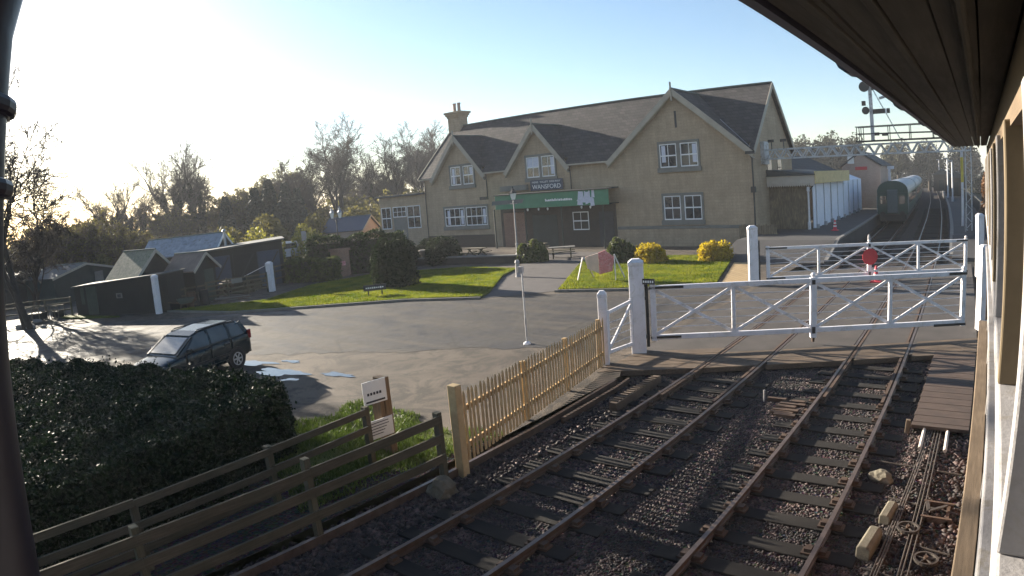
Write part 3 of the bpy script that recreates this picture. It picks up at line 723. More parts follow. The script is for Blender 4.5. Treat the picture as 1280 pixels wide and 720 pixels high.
MBv = MB().poly([(-12.6, 8.3, .004), (-12.4, 6.0, .004), (-9.2, 5.0, .004), (-8.7, 6.6, .004), (-8.5, 8.5, .004), (-10, 9.2, .004), (-11.6, 8.9, .004)])
struct(MBv.build('verge_lawn', 'lawn'))
LAWN1 = [(-36.6, 13.8), (-31.3, 15.2), (-27.3, 18.25), (-24.1, 20.75), (-20.6, 22.3), (-21.2, 23.6), (-24.4, 28.4), (-25.5, 31), (-30, 31.2), (-35, 27.4), (-35.4, 22.6), (-33, 18.0)]
LAWN2 = [(-18.0, 24.8), (-14.9, 25.9), (-11.5, 28.2), (-13.6, 35.6), (-14.0, 38.5), (-24.0, 36.5), (-22, 32.4)]
def in_poly(p, x, y):
    r = np.zeros(len(x), bool); j = len(p) - 1
    for i in range(len(p)):
        (xi, yi), (xj, yj) = p[i], p[j]; r ^= ((yi > y) != (yj > y)) & (x < (xj - xi) * (y - yi) / (yj - yi + 1e-9) + xi); j = i
    return r
def lawn_edge(rng, n):
    x = rng.uniform(-36, -11.4, n); y = rng.uniform(13.5, 38, n)
    k = in_poly(LAWN1, x, y) | in_poly(LAWN2, x, y); return x[k], y[k], np.full(k.sum(), .088)
grass('lawn_grass', 'short bright grass blades on the station lawns', 330000, lawn_edge, .085, 6, 'lawnblade', wid=.02)
def puddles():
    for i, (x, y, a, b, rz, lab) in enumerate(((-19.9, 9.9, 1.0, .3, .35, 'puddle just behind the rear wheel of the parked car'), (-17.7, 9.8, .95, .36, .3, 'largest puddle, in the middle of the wet patches below the road edge'), (-15.7, 10.6, .6, .17, .2, 'thin puddle nearest the white notices'), (-16.6, 9.5, .3, .12, .6, 'tiny puddle between the largest and the thin one'), (-18.6, 10.8, .4, .13, .2, 'small puddle close to the road edge above the largest one'))):
        mb = MB(); pts = []; rr = random.Random(40 + i)
        for k in range(44):
            t = 2 * math.pi * k / 44; r = 1 + .2 * math.sin(3 * t + i) + .16 * math.sin(5 * t + 2 * i) + .1 * math.sin(9 * t + i) + rr.uniform(-.06, .06)
            px, py = a * r * math.cos(t), b * r * math.sin(t); pts.append((px * math.cos(rz) - py * math.sin(rz), px * math.sin(rz) + py * math.cos(rz), 0))
        o = mb.poly(pts).build('puddle', 'water'); o.location = (x, y, .014); tag(o, lab, 'puddle', 'puddles on the yard')
puddles()

# ------------------------------------------------------------------ station building
def window(parent, cx, y, z0, z1, w, cols=2, rows=2, curtain=False, sash=True):
    """white frame with glazing bars set between stone jambs, glass behind; faces -Y"""
    f = .07; mb = MB(); d0, d1 = y - .045, y - .012
    mb.box(cx - w / 2, cx - w / 2 + f, d0, d1, z0, z1).box(cx + w / 2 - f, cx + w / 2, d0, d1, z0, z1)
    mb.box(cx - w / 2 + f, cx + w / 2 - f, d0, d1, z1 - f, z1).box(cx - w / 2 + f, cx + w / 2 - f, d0, d1, z0, z0 + f * 1.2)
    zm = (z0 + z1) / 2
    if sash: mb.box(cx - w / 2 + f, cx + w / 2 - f, d0 - .012, d1 - .002, zm - .045, zm + .045)
    for c in range(1, cols):
        x = cx - w / 2 + w * c / cols; mb.box(x - .022, x + .022, d0 + .01, d1 - .004, z0 + f * 1.2, z1 - f)
    if not sash:
        for r in range(1, rows): z = z0 + (z1 - z0) * r / rows; mb.box(cx - w / 2 + f, cx + w / 2 - f, d0 + .008, d1 - .006, z - .02, z + .02)
    o = mb.build('window', 'whiteframe', parent)
    MB().box(cx - w / 2 + .02, cx + w / 2 - .02, y - .012, y - .004, z0 + .02, z1 - .02).build('pane', 'glass', o)
    if curtain:
        MB().box(cx - w / 2 + .09, cx + w / 2 - .09, y - .016, y - .013, zm + .0, z1 - .09).build('blind', 'curtain', o)
    return o
def surround(parent, x0, x1, z0, z1, y, mid=None, m='dressing'):
    mb = MB(); j = .16; p = y - .07
    mb.box(x0 - j, x0, p, y - .001, z0 - .02, z1 + .02).box(x1, x1 + j, p, y - .001, z0 - .02, z1 + .02)
    if mid: mb.box(mid[0], mid[1], p, y - .001, z0 - .02, z1 + .02)
    mb.box(x0 - j, x1 + j, p - .005, y - .001, z1 + .02, z1 + .2)
    mb.box(x0 - j - .06, x1 + j + .06, p - .08, y - .001, z0 - .36, z0 - .02)
    return mb.build('window_surround', m, parent, bevel=.008)
def station():
    Y0, Y1, XL, XR, EZ = 43.8, 54.0, -46.6, -14.8, 6.55
    t = thing('station_building', 'long tan stone station building with three steep front gables, slate roof and chimney', 'building', (-30, Y0, 0))
    G = [(-41.95, 10.05, 3.05), (-33.0, 10.0, 2.95), (-20.35, 11.2, 5.5)]   # apex x, apex z, half width
    out_ = [(XL, Y0, -.25)]
    top = [(XR, EZ)]
    for ax, az, hw in reversed(G): top += [(min(ax + hw, XR), EZ), (ax, az - .12), (ax - hw, EZ)]
    top += [(XL, EZ)]; seen = []
    for p in top:
        if not seen or p != seen[-1]: seen.append(p)
    poly = [(XL, Y0, -.25), (XR, Y0, -.25)] + [(x, Y0, z) for x, z in seen]
    mb = MB().prism(poly, (0, .3, 0))
    rz = 11.62
    for x in (XL, XR - .3):
        mb.prism([(x, Y0 + .3, -.25), (x, Y1, -.25), (x, Y1, EZ), (x, 48.9, rz - .12), (x, Y0 + .3, EZ + .2)], (.3, 0, 0))
    mb.box(XL + .3, XR - .3, Y1 - .3, Y1, -.25, EZ)
    mb.build('wall', 'stone_wall', t)
    # plinth and band
    mb = MB().box(-25.75, XR + .04, Y0 - .05, Y0 - .001, -.25, 1.28); mb.build('plinth', 'stone_wall', t, bevel=.01)
    MB().box(-25.75, XR + .06, Y0 - .09, Y0 - .001, 1.282, 1.5).build('band', 'dressing', t, bevel=.01)
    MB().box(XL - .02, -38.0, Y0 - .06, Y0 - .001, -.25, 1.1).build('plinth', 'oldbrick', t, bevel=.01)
    # roofs
    mb = MB(); ov = .38
    def slab(pts, up=.1): mb.prism(pts, (0, 0, up))
    kk = (rz - EZ + .05) / (48.9 - Y0 + .3)
    xs = [XL - .45]
    for ax, az, hw in G: xs += [ax - hw + .05, min(ax + hw - .05, XR - .02)]
    xs.append(XR + .3)
    for i, (xa, xb) in enumerate(zip(xs, xs[1:])):
        ya = Y0 - .3 if i % 2 == 0 else Y0 + .32
        za = EZ - .05 + (ya - Y0 + .3) * kk; slab([(xa, ya, za), (xb, ya, za), (xb, 48.9, rz), (xa, 48.9, rz)])
    slab([(XL - .45, 48.9, rz), (XR + .3, 48.9, rz), (XR + .3, Y1 + .3, EZ - .05), (XL - .45, Y1 + .3, EZ - .05)])
    main = mb.build('roof', 'slate', t)
    for ax, az, hw in G:
        mb = MB(); k = (rz - EZ) / (48.9 - Y0 + .3) ; yj = Y0 - .3 + (az - EZ + .12) / k
        sl = (az - EZ) / hw; e = .3
        for s in (-1, 1):
            slab([(ax, Y0 - ov, az + .02), (ax, yj, az + .02), (ax + s * (hw + .0), Y0 - .28, EZ + .02), (ax + s * (hw + e), Y0 - ov, EZ - sl * e + .02)], .1)
        mb.build('gable_roof', 'slate', main)
        mb = MB().beam((ax, Y0 - ov - .02, az + .16), (ax, yj, az + .16), .22, .1); mb.build('ridge', 'lead', main)
        for s in (-1, 1):
            mb = MB(); a = Vector((ax, Y0 - ov - .03, az - .04)); b = Vector((ax + s * (hw + e), Y0 - ov - .03, EZ - sl * e - .04))
            mb.beam(a, b, .06, .36)
            a2 = a + Vector((0, .15, -.28)); b2 = b + Vector((0, .15, -.24)); mb.beam(a2, b2, .3, .05)
            mb.build('bargeboard', 'barge', t)
        mb = MB().beam((ax, Y0 - ov - .05, az - .75), (ax, Y0 - ov - .05, az + .62), .1, .1)
        mb.build('finial', 'barge', t)
    mb = MB().beam((XL - .45, 48.9, rz + .12), (XR + .3, 48.9, rz + .12), .3, .1); mb.build('ridge', 'lead', main)
    for s, ye in ((1, Y0 - .3), (1, Y1 + .3)):
        for x in (XR + .33, XL - .48):
            MB().beam((x, 48.9, rz - .03), (x, ye, EZ - .08), .06, .32).build('bargeboard', 'barge', t)
    for x0, x1 in ((-30.1 + .2, -25.9), (-38.9 + .1, -35.95 - .1), (XL - .4, -45.0)): MB().beam((x0, Y0 - .38, EZ - .06), (x1, Y0 - .38, EZ - .06), .13, .12).build('gutter', 'barge', t)
    mb = MB().tube([(XR - .02, Y0 - .36, 6.35), (XR + .05, Y0 - .12, 6.0), (XR + .05, Y0 - .12, .1)], .06, 8); mb.box(XR - .1, XR + .2, Y0 - .3, Y0 - .02, 3.7, 4.1); mb.box(XR - .3, XR + .34, Y0 - .46, Y0 - .25, 6.3, 6.5)
    mb.build('downpipe', 'black', t)
    for x, zz in ((-46.45, .1), (-38.6, 4.4), (-29.75, 4.4)): MB().tube([(x, Y0 - .1, 6.4), (x, Y0 - .1, zz)], .045, 8).build('downpipe', 'black', t)
    MB().beam((-17.6, 45.55, 9.0), (XR - .0, Y0 - .1, 6.75), .05, .04).build('valley_cable', 'grey', t)
    MB().box(-20.43, -20.27, Y0 - .02, Y0 - .001, 8.55, 9.75).build('slit_window', 'ink', t)
    # chimney
    ch = MB(); cx, cy = -46.4, 48.9
    ch.box(cx - .8, cx + .8, cy - .6, cy + .6, 10.2, 12.6)
    for k in range(3): ch.box(cx - .88 - .1 * k, cx + .88 + .1 * k, cy - .68 - .1 * k, cy + .68 + .1 * k, 12.6 + .2 * k, 12.8 + .2 * k)
    c = ch.build('chimney', 'stone_wall', t, bevel=.02)
    for dx in (-.3, .32): MB().lathe([(.2, 0), (.17, .1), (.16, .75), (.2, .8), (.2, .92)], (cx + dx, cy, 13.2), 12).build('chimney_pot', 'pinkbrick', c)
    # windows
    for cx in (-21.13, -19.47): window(t, cx, Y0, 5.72, 7.42, 1.36)
    surround(t, -21.81, -18.79, 5.72, 7.42, Y0, (-20.45, -20.15))
    for cx in (-21.05, -19.4): window(t, cx, Y0, 1.92, 3.66, 1.36)
    for x, z0, z1 in ((-21.5, 6.1, 7.3), (-19.05, 6.0, 7.3), (-42.6, 5.8, 7.2), (-40.4, 6.6, 7.2), (-43.6, 2.1, 3.4), (-41.9, 2.1, 3.4), (-39.2, 2.1, 3.4), (-31.5, 5.9, 7.3)): MB().box(x - .16, x + .16, Y0 - .017, Y0 - .0125, z0, z1).build('curtain', 'curtain', t)
    surround(t, -21.73, -18.72, 1.92, 3.66, Y0, (-20.37, -20.08))
    window(t, -33.45, Y0, 5.72, 7.42, 1.3, curtain=True); window(t, -31.9, Y0, 5.72, 7.42, 1.3)
    surround(t, -34.1, -31.25, 5.72, 7.42, Y0, (-32.8, -32.55))
    for cx in (-42.3, -40.75): window(t, cx, Y0, 5.68, 7.36, 1.25)
    surround(t, -42.95, -40.12, 5.68, 7.36, Y0, (-41.67, -41.38))
    for cx in (-42.82, -40.12): window(t, cx, Y0, 1.95, 3.6, 2.5, cols=4)
    surround(t, -44.08, -38.86, 1.95, 3.6, Y0, (-41.56, -41.38))
    mb = MB()  # window in the end gable
    # side bay on the left, flat roofed
    MB().box(-53.6, XL - .001, Y0, Y0 + 6, -.25, 5.15).build('side_bay', 'stone_wall', t)
    MB().box(-53.9, XL - .001, Y0 - .3, Y0 + 6.3, 5.15, 5.35).build('bay_roof', 'flatroof', t, bevel=.02)
    for cx, w, z0, cl in ((-52.6, 1.5, 1.95, 2), (-50.5, 2.0, 3.1, 3), (-48.4, 1.9, 1.95, 2)): window(t, cx, Y0, z0, 4.15, w, cols=cl, sash=(cl == 2))
    MB().box(-51.5, -49.5, Y0 - .03, Y0 - .001, .4, 3.05).build('bay_door', 'dressing', t, bevel=.01)
    # porch canopy
    x0, x1, y = -36.5, -25.5, 42.2
    p = MB().box(x0, x1, y, y + .1, 3.28, 4.42).build('porch_canopy', 'green', t, bevel=.02)
    mb = MB().prism([(x0, y, 4.42), (x0, Y0, 4.46), (x0, Y0, 4.56), (x0, y - .12, 4.5), (x0, y - .12, 4.42)], (x1 - x0, 0, 0)); mb.build('canopy_roof', 'darkgreen', p)
    MB().box(x0 + .05, x1 - .05, y + .1, Y0 - .001, 3.3, 3.36).build('canopy_ceiling', 'darkgreen', p)
    MB().box(x0, x0 + .1, y + .1, Y0 - .001, 3.36, 4.42).build('canopy_side', 'green', p)
    m90 = Matrix.Rotation(R(90), 4, 'X')
    rr = random.Random(8); mb = MB(); x = -31.3
    while x < -28.75: w = rr.uniform(.07, .16); mb.box(x, x + w, y - .008, y - .001, 3.74, 3.74 + rr.uniform(.12, .2)); x += w + rr.uniform(.03, .06)
    mb.build('lettering', 'letter', p)
    mb = MB(); rr = random.Random(5)
    for k in range(16):
        a, b = -27.5 + rr.uniform(-.7, .7), 3.86 + rr.uniform(-.38, .38); w, h = rr.uniform(.08, .3), rr.uniform(.08, .3); q = rr.uniform(-.1, .1)
        mb.poly([(a - w, y - .012 - k * .001, b - h), (a + w, y - .012 - k * .001, b - h + q), (a + w * .8, y - .012 - k * .001, b + h), (a - w * .7, y - .012 - k * .001, b + h - q)])
    mb.build('picture_patch', 'curtain', p)
    mb = MB()
    mb.poly([(-36.9, y - .008, 3.65), (-33.6, y - .008, 3.72), (-33.4, y - .008, 4.05), (-36.8, y - .008, 4.0)]); mb.build('picture_band', 'coachend', p)
    for x in (-36.9, -33.6, -30, -26.2): MB().tube([(x, y + .25, 0), (x, y + .25, 3.3)], .07, 10).build('porch_post', 'darkgreen', t)
    for x in (-33.2, -32.1, -31.2, -28.0, -27.2): MB().lathe([(.03, -.22), (.07, -.15), (.08, -.05), (.03, 0)], (x, y + .12, 3.25), 10).build('porch_lamp', 'lampglass', t)
    MB().box(-37.3, -25.85, Y0 - .03, Y0 - .001, -.2, 3.26).build('porch_shade_panel', 'oldbrick', t)  # dark panel added as the shade under the canopy
    MB().box(-38.1, -37.4, y - .1, y + .25, 4.2, 4.45).build('floodlight', 'black', t)
    # doors and things under the porch
    for (a, b, z0, z1, m) in ((-37.0, -34.6, 0, 2.9, 'brick'), (-33.9, -31.4, 0, 2.6, 'darkgreen'), (-27.4, -26.1, 0, 2.7, 'ink')): MB().box(a, b, Y0 - .06, Y0 - .001, z0, z1).build('door', m, t, bevel=.01)
    window(t, -29.1, Y0, 1.3, 2.75, 1.5)
    # name board
    s = MB().box(-33.75, -30.5, 43.62, 43.7, 4.62, 5.5).build('name_board', 'signblue', t, bevel=.01)
    text_part('WANSFORD', .5, 'letter', s, Matrix.Translation((-32.12, 43.614, 4.91)) @ m90, .004, width=2.85)
    text_part('NENE  VALLEY  RAILWAY', .22, 'letter', s, Matrix.Translation((-32.12, 43.614, 5.31)) @ m90, .004, width=2.85)
    MB().box(-36.8, -34.0, 43.3, 43.66, 4.75, 5.2).build('low_board', 'dressing', t)
    for ax in (47.2, 49.8): MB().box(XR + .002, XR + .04, ax, ax + 1.0, 5.0, 6.2).build('side_window', 'glass', t)
station()

# ------------------------------------------------------------------ platforms and buildings along them
def platform():
    def pf(x0f, x1f, ya, yb, name):
        ys = np.arange(ya, yb + .1, 4.0); mb = MB()
        for a, b in zip(ys, ys[1:]):
            za, zb = [.9 * min(1, max(0.05, (v - ya) / 4)) for v in (a, b)]
            q = [(x0f(a), a, -.2), (x1f(a), a, -.2), (x1f(b), b, -.2), (x0f(b), b, -.2)]; tp = [(q[0][0], a, za), (q[1][0], a, za), (q[2][0], b, zb), (q[3][0], b, zb)]
            mb.add(q + tp, [(4, 5, 6, 7), (0, 4, 7, 3), (1, 2, 6, 5), (0, 1, 5, 4), (2, 3, 7, 6)])
        return struct(mb.build(name, 'platform'))
    pf(lambda y: -14.6 if y < 56 else -14.6 + off(y) + 1.3, lambda y: C1 - 1.6 + off(y), 35.5, 160, 'platform_pavement')
    pf(lambda y: C2 + 1.6 + off(y), lambda y: C2 + 6 + off(y), 39, 160, 'platform_pavement')
    for nm, xf, ya in (('platform_kerb', lambda y: C1 - 1.55 + off(y), 36), ('platform_kerb', lambda y: C2 + 1.55 + off(y), 39.5)):
        mb = MB(); ys = np.arange(ya, 160, 4.0)
        for a, b in zip(ys, ys[1:]):
            za, zb = [.92 * min(1, max(0.05, (v - ya + .5) / 4)) for v in (a, b)]; mb.beam((xf(a), a, za), (xf(b), b, zb), .22, .1)
        struct(mb.build(nm, 'coping'))
platform()
def canopy():
    t = thing('platform_canopy', 'platform canopy with toothed valance on a white post, over brown boarding', 'canopy', (-13, 47, .9))
    x0, x1 = -14.78, -11.25; mb = MB().box(x0, x1, 46.8, 46.88, 4.16, 4.7)
    n = 21; w = (x1 - x0) / n
    for k in range(n): x = x0 + k * w; mb.prism([(x + .015, 46.8, 4.16), (x + w - .015, 46.8, 4.16), (x + w - .015, 46.8, 4.02), (x + w / 2, 46.8, 3.93), (x + .015, 46.8, 4.02)], (0, .08, 0))
    mb.build('valance', 'stationgrey', t)
    mb = MB().box(x0, x1 + .05, 46.7, 60, 4.7, 4.78); mb.prism([(x0, 46.8, 4.78), (x1, 46.8, 4.78), (x0, 46.8, 5.2)], (0, 13, 0)); mb.build('roof', 'flatroof', t)
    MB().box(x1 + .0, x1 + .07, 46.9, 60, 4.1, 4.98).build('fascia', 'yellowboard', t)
    mb = MB()
    for k in range(24):
        x = x0 + .02 + k * .125; mb.box(x, x + .118, 47.3 + .02 * (k % 3), 47.36 + .02 * (k % 3), .85, 4.0)
    mb.build('boarding', 'brownwall', t)
    MB().lathe([(.12, 0), (.12, .5), (.075, .55), (.07, 2.6), (.12, 2.75), (.1, 3.0)], (-11.75, 46.95, .9), 12).build('post', 'white', t)
    MB().beam((-11.72, 46.96, 3.6), (-11.3, 46.96, 4.05), .06, .06).build('bracket', 'black', t)
    t = thing('board_fence', 'short brown close boarded fence at the foot of the station gable corner', 'fence', (-14, 43.2))
    mb = MB()
    for k in range(16): x = -15.75 + k * .17; mb.box(x, x + .155, 43.1 + .015 * (k % 2), 43.13 + .015 * (k % 2), -.1, 1.5 + .04 * (k % 3))
    mb.build('boards', 'brownwall', t); MB().box(-15.75, -13.0, 43.14, 43.2, .9, 1.0).build('rail', 'brownwall', t)
    t = thing('marquee', 'white canvas marquee side with hanging folds along the platform', 'marquee', (-11.5, 48, .9))
    mb = MB(); ys = np.linspace(47.2, 71, 150); x = [-11.5 + off(y) * .5 + .5 + .05 * math.sin(y * 7) for y in ys]
    for i in range(149):
        za = 4.1 - .02 * math.sin(ys[i] * 2); mb.add([(x[i], ys[i], .95), (x[i + 1], ys[i + 1], .95), (x[i + 1], ys[i + 1], za), (x[i], ys[i], za), (x[i] - .04, ys[i], .95), (x[i + 1] - .04, ys[i + 1], .95), (x[i + 1] - .04, ys[i + 1], za), (x[i] - .04, ys[i], za)], [(0, 1, 2, 3), (7, 6, 5, 4), (3, 2, 6, 7)])
    mb.build('side_wall', 'canvas', t)
    mb = MB()
    for i in range(149):
        za = 4.1; mb.add([(x[i], ys[i], za), (x[i + 1], ys[i + 1], za), (x[i + 1] - 2.2, ys[i + 1], 5.0), (x[i] - 2.2, ys[i], 5.0)], [(0, 1, 2, 3)])
    mb.build('roof', 'canvas', t)
    for y in np.arange(48, 71, 2.9): mb = MB(); mb.tube([(-10.95 + off(y) * .5, y, .9), (-10.95 + off(y) * .5, y, 4.1)], .035, 8); mb.box(-11.05 + off(y) * .5, -10.8 + off(y) * .5, y - .2, y + .2, .9, 1.2); mb.build('pole', 'grey', t)
    # low wing behind, with a dark slate roof
    t = thing('station_wing', 'low dark roofed station wing behind the platform canopy', 'building', (-18, 60))
    MB().box(-22, -14.7, 56, 72, -.2, 4.9).build('wall', 'stone_wall', t)
    MB().prism([(-22.3, 55.7, 4.9), (-14.4, 55.7, 4.9), (-18.3, 55.7, 6.7)], (0, 16.6, 0)).build('roof', 'slate', t)
    t = thing('shelter', 'small pale brick platform shelter with gable, red board and white framed opening', 'shelter', (-12.5, 74, .9))
    MB().prism([(-14.6, 74, .5), (-10.4, 74, .5), (-10.4, 74, 5.4), (-12.5, 74, 6.75), (-14.6, 74, 5.4)], (0, 8, 0)).build('wall', 'pinkbrick', t)
    mb = MB(); mb.prism([(-14.8, 73.8, 5.35), (-12.5, 73.8, 6.85), (-10.2, 73.8, 5.35), (-10.2, 73.8, 5.5), (-12.5, 73.8, 7.0), (-14.8, 73.8, 5.5)], (0, 8.4, 0)); mb.build('roof', 'flatroof', t)
    MB().box(-13.1, -11.8, 73.93, 73.99, 5.0, 5.35).build('red_board', 'red', t)
    MB().box(-13.9, -13.2, 73.9, 73.99, 5.7, 6.5).build('lamp', 'lampglass', t)
    mb = MB().box(-10.3, -6.9 + off(80), 79, 79.3, 5.0, 5.35)
    for x in (-10.2, -8.6 + off(80)): mb.box(x, x + .25, 79, 79.3, .9, 5.0)
    mb.build('white_frame', 'canvas', t)
canopy()
def coach(y0, name_label, copy=None):
    def place(o, y0):
        c = lambda y: C1 + off(y) - .0
        dx = c(y0 + 20) - c(y0); o.location = (c(y0), y0, 0); o.rotation_euler = (0, 0, -math.atan2(dx, 20)); ORG[o.name] = tuple(o.location)
    if copy is not None:
        r = dup(copy, (0, 0, 0), label=name_label, group='railway coaches'); place(r, y0); return r
    t = thing('railway_coach', name_label, 'railway coach', (0, 0, 0), 0, 'railway coaches')
    L = 19.6; prof = [(-1.36, 1.0), (-1.4, 1.6), (-1.38, 2.9)]; 
    roof = [(-1.4, 2.9)] + [(-1.4 * math.cos(a), 2.9 + 1.05 * math.sin(a) ** .8) for a in np.linspace(.15, math.pi - .15, 13)] + [(1.4, 2.9)]
    body = prof + [(1.38, 2.9), (1.4, 1.6), (1.36, 1.0)]
    MB().prism([(x, 0, z) for x, z in body], (0, L, 0)).build('body', 'coach', t, bevel=.04, local=True)
    MB().prism([(x, .0, z) for x, z in roof], (0, L, 0)).build('roof', 'coachroof', t, smooth=False, local=True)
    MB().prism([(x * .985, -.03, z) for x, z in roof], (0, .028, 0)).build('roof_end', 'coach', t, local=True)
    MB().box(-.48, .48, -.35, -.03, 1.1, 3.15).build('gangway', 'coachend', t, bevel=.06, local=True)
    for s in (-1, 1): MB().tube([(s * .87, -.5, 1.05), (s * .87, 0, 1.05)], .09, 10).tube([(s * .87, -.55, 1.05), (s * .87, -.5, 1.05)], .22, 14).build('buffer', 'black', t, local=True)
    MB().box(-1.2, 1.2, 0, L, .45, .99).build('underframe', 'black', t, local=True)
    for y in (2.6, L - 2.6):
        mb = MB().box(-1.1, 1.1, y - 1.6, y + 1.6, .3, .75)
        for q in (-1.2, 1.2):
            for s in (-.78, .78): mb.tube([(s - .06, y + q, .46), (s + .06, y + q, .46)], .46, 16)
        mb.build('bogie', 'black', t, local=True)
    for s in (-1, 1):
        for k in range(8): MB().box(s * 1.40, s * 1.415, 1.4 + k * 2.2, 2.7 + k * 2.2, 1.85, 2.7).build('window', 'glass', t, local=True)
        MB().box(s * 1.39, s * 1.43, -.05, 0, 1.2, 2.6).build('handrail', 'grey', t, local=True)
    for s in (-.85, .85): MB().box(s - .25, s + .25, -.03, -.002, 1.9, 2.6).build('end_window', 'glass', t, local=True)
    place(t, y0); return t
c0 = coach(62, 'dark green railway coach, the end one facing the crossing')
coach(82.8, 'second coach of the standing train, behind the end coach', c0)
coach(103.6, 'farthest coach of the standing train, round the curve', c0)

def lattice_post(mb, x, y, z0, z1, w=.32):
    for i in (-1, 1):
        for j in (-1, 1): mb.beam((x + i * w / 2, y + j * w / 2, z0), (x + i * w / 2, y + j * w / 2, z1), .06, .06)
    z = z0; k = 0
    while z < z1 - .3:
        for j in (-1, 1):
            a, b = (-1, 1) if k % 2 else (1, -1)
            mb.beam((x + a * w / 2, y + j * w / 2, z), (x + b * w / 2, y + j * w / 2, z + .4), .035, .02); mb.beam((x + j * w / 2, y + a * w / 2, z), (x + j * w / 2, y + b * w / 2, z + .4), .02, .035)
        z += .4; k += 1
def gantry():
    Y = 46.4; t = thing('signal_gantry', 'grey lattice signal gantry across the tracks with railed deck and semaphore post', 'signal gantry', (-.75, Y))
    mb = MB(); x0, x1, za, zb = -14.75, -.6, 5.95, 6.6
    for y in (Y - .35, Y + .35):
        mb.beam((x0, y, za), (x1, y, za), .1, .09); mb.beam((x0, y, zb), (x1, y, zb), .1, .09)
        n = 34; w = (x1 - x0) / n
        for k in range(n):
            a, b = x0 + k * w, x0 + (k + 1) * w
            mb.beam((a, y, za if k % 2 else zb), (b, y, zb if k % 2 else za), .03, .085)
    mb.build('lattice_beam', 'lattice', t)
    mb = MB(); lattice_post(mb, -.75, Y, -.2, 6.9, .36); mb.build('lattice_post', 'lattice', t)
    mb = MB().box(-8.0, -.8, Y - .5, Y + .5, 6.78, 6.86); mb.build('deck', 'black', t)
    mb = MB(); 
    for y in (Y - .5, Y + .5):
        mb.tube([(-8.0, y, 7.78), (-2.7, y, 7.78)], .03, 6); mb.tube([(-8.0, y, 7.32), (-1.2, y, 7.2)], .025, 6)
        for x in (-7.9, -7.6, -5.8, -4.4, -2.9): mb.tube([(x, y, 6.86), (x, y, 7.78)], .03, 6)
    mb.build('handrail', 'black', t)
    sp = MB().beam((-6.9, Y, 6.86), (-6.9, Y, 11.0), .22, .22).build('signal_post', 'lattice', t)
    MB().lathe([(.13, 0), (.09, .1), (.05, .2), (.13, .35), (.16, .55)], (-6.9, Y, 11.0), 10).build('post_finial', 'black', t)
    for z, L, n in ((10.35, 1.7, 'signal_arm'), (8.75, 1.15, 'signal_arm')):
        a = MB().box(-6.78, -6.78 + L, Y - .16, Y - .13, z - .16, z + .16).build(n, 'black', t)
        MB().box(-6.78 + L * .72, -6.78 + L * .82, Y - .165, Y - .161, z - .16, z + .16).build('stripe', 'letter', a)
        MB().tube([(-7.25, Y - .15, z + .1), (-7.25, Y - .2, z + .1)], .36 if z > 9 else .26, 14).build('spectacle', 'black', t)
    MB().beam((-6.3, Y - .1, 9.6), (-5.2, Y - .1, 9.85), .03, .17).build('signal_arm', 'grey', t)
    for q in ((-7.5, -7.25, Y - .15, Y + .1, 9.2, 9.5), (-6.7, -6.4, Y - .5, Y - .3, 7.15, 7.35), (-6.2, -5.8, Y - .6, Y - .45, 7.1, 7.3), (-3.3, -3.05, Y - .62, Y - .4, 7.65, 7.9)): MB().box(*q).build('signal_gear', 'black', t)
    mb = MB()
    for s in (-.12, .12): mb.beam((-6.75, Y + .1 + s, 10.3), (-5.1, Y + .1 + s, 6.9), .035, .035)
    for k in range(11): u = k / 10.5; mb.beam((-6.75 + 1.65 * u, Y - .02, 10.2 - 3.3 * u), (-6.75 + 1.65 * u, Y + .22, 10.2 - 3.3 * u), .025, .025)
    mb.build('ladder', 'lattice', t)
    mb = MB().box(-14.9, -14.5, Y - .6, Y + .5, 5.6, 7.2); mb.build('wall_bracket', 'lattice', t)
    for x in (-14.0, -13.1): MB().beam((x, Y - .4, 6.6), (x, Y - .4, 7.3), .06, .06).box(x - .25, x + .2, Y - .45, Y - .401, 7.1, 7.3).build('dummy_signal', 'black', t)
    # posts on the right hand platform
    t = thing('lamp_column', 'yellow and white lamp column just left of the lattice gantry post', 'lamp column', (-1.25, 50, .5))
    MB().tube([(-1.25, 50, .0), (-1.25, 50, 6.1)], .09, 10).build('column', 'white', t); MB().tube([(-1.25, 50, 3.9), (-1.25, 50, 5.6)], .1, 10).build('yellow_band', 'yellow', t)
    for i, (x, y, h, lab) in enumerate(((-3.4, 88, 5, 'thin pale platform column beyond the lattice gantry, nearest of three'), (-4.5, 100, 5.5, 'thin pale platform column, middle of three on the far platform'), (-8.5, 150, 6, 'thin pale column at the far end of the platform curve'))):
        t = thing('platform_column', lab, 'column', (x, y, .8), 0, 'far platform columns'); MB().lathe([(.14, 0), (.14, .6), (.09, .7), (.08, h)], (x, y, .8), 10).build('shaft', 'white', t); MB().box(x - .5, x + .1, y - .1, y + .1, h + .75, h + .9).build('arm', 'grey', t)
    t = thing('speed_board', 'slim white marker post standing on the right platform edge', 'marker', (-.95, 45.2, .8)); MB().box(-1.0, -.9, 45.15, 45.25, .6, 2.4).build('post', 'whiteold', t)
    t = thing('platform_fence', 'dark panel fence along the back of the right platform', 'fence', (2, 60, .9))
    mb = MB()
    for y in np.arange(44, 120, 1.9): mb.beam((1.6 + off(y), y, .8), (1.6 + off(y + 1.8), y + 1.8, .8), .05, 2.6)
    mb.build('panels', 'shed', t)
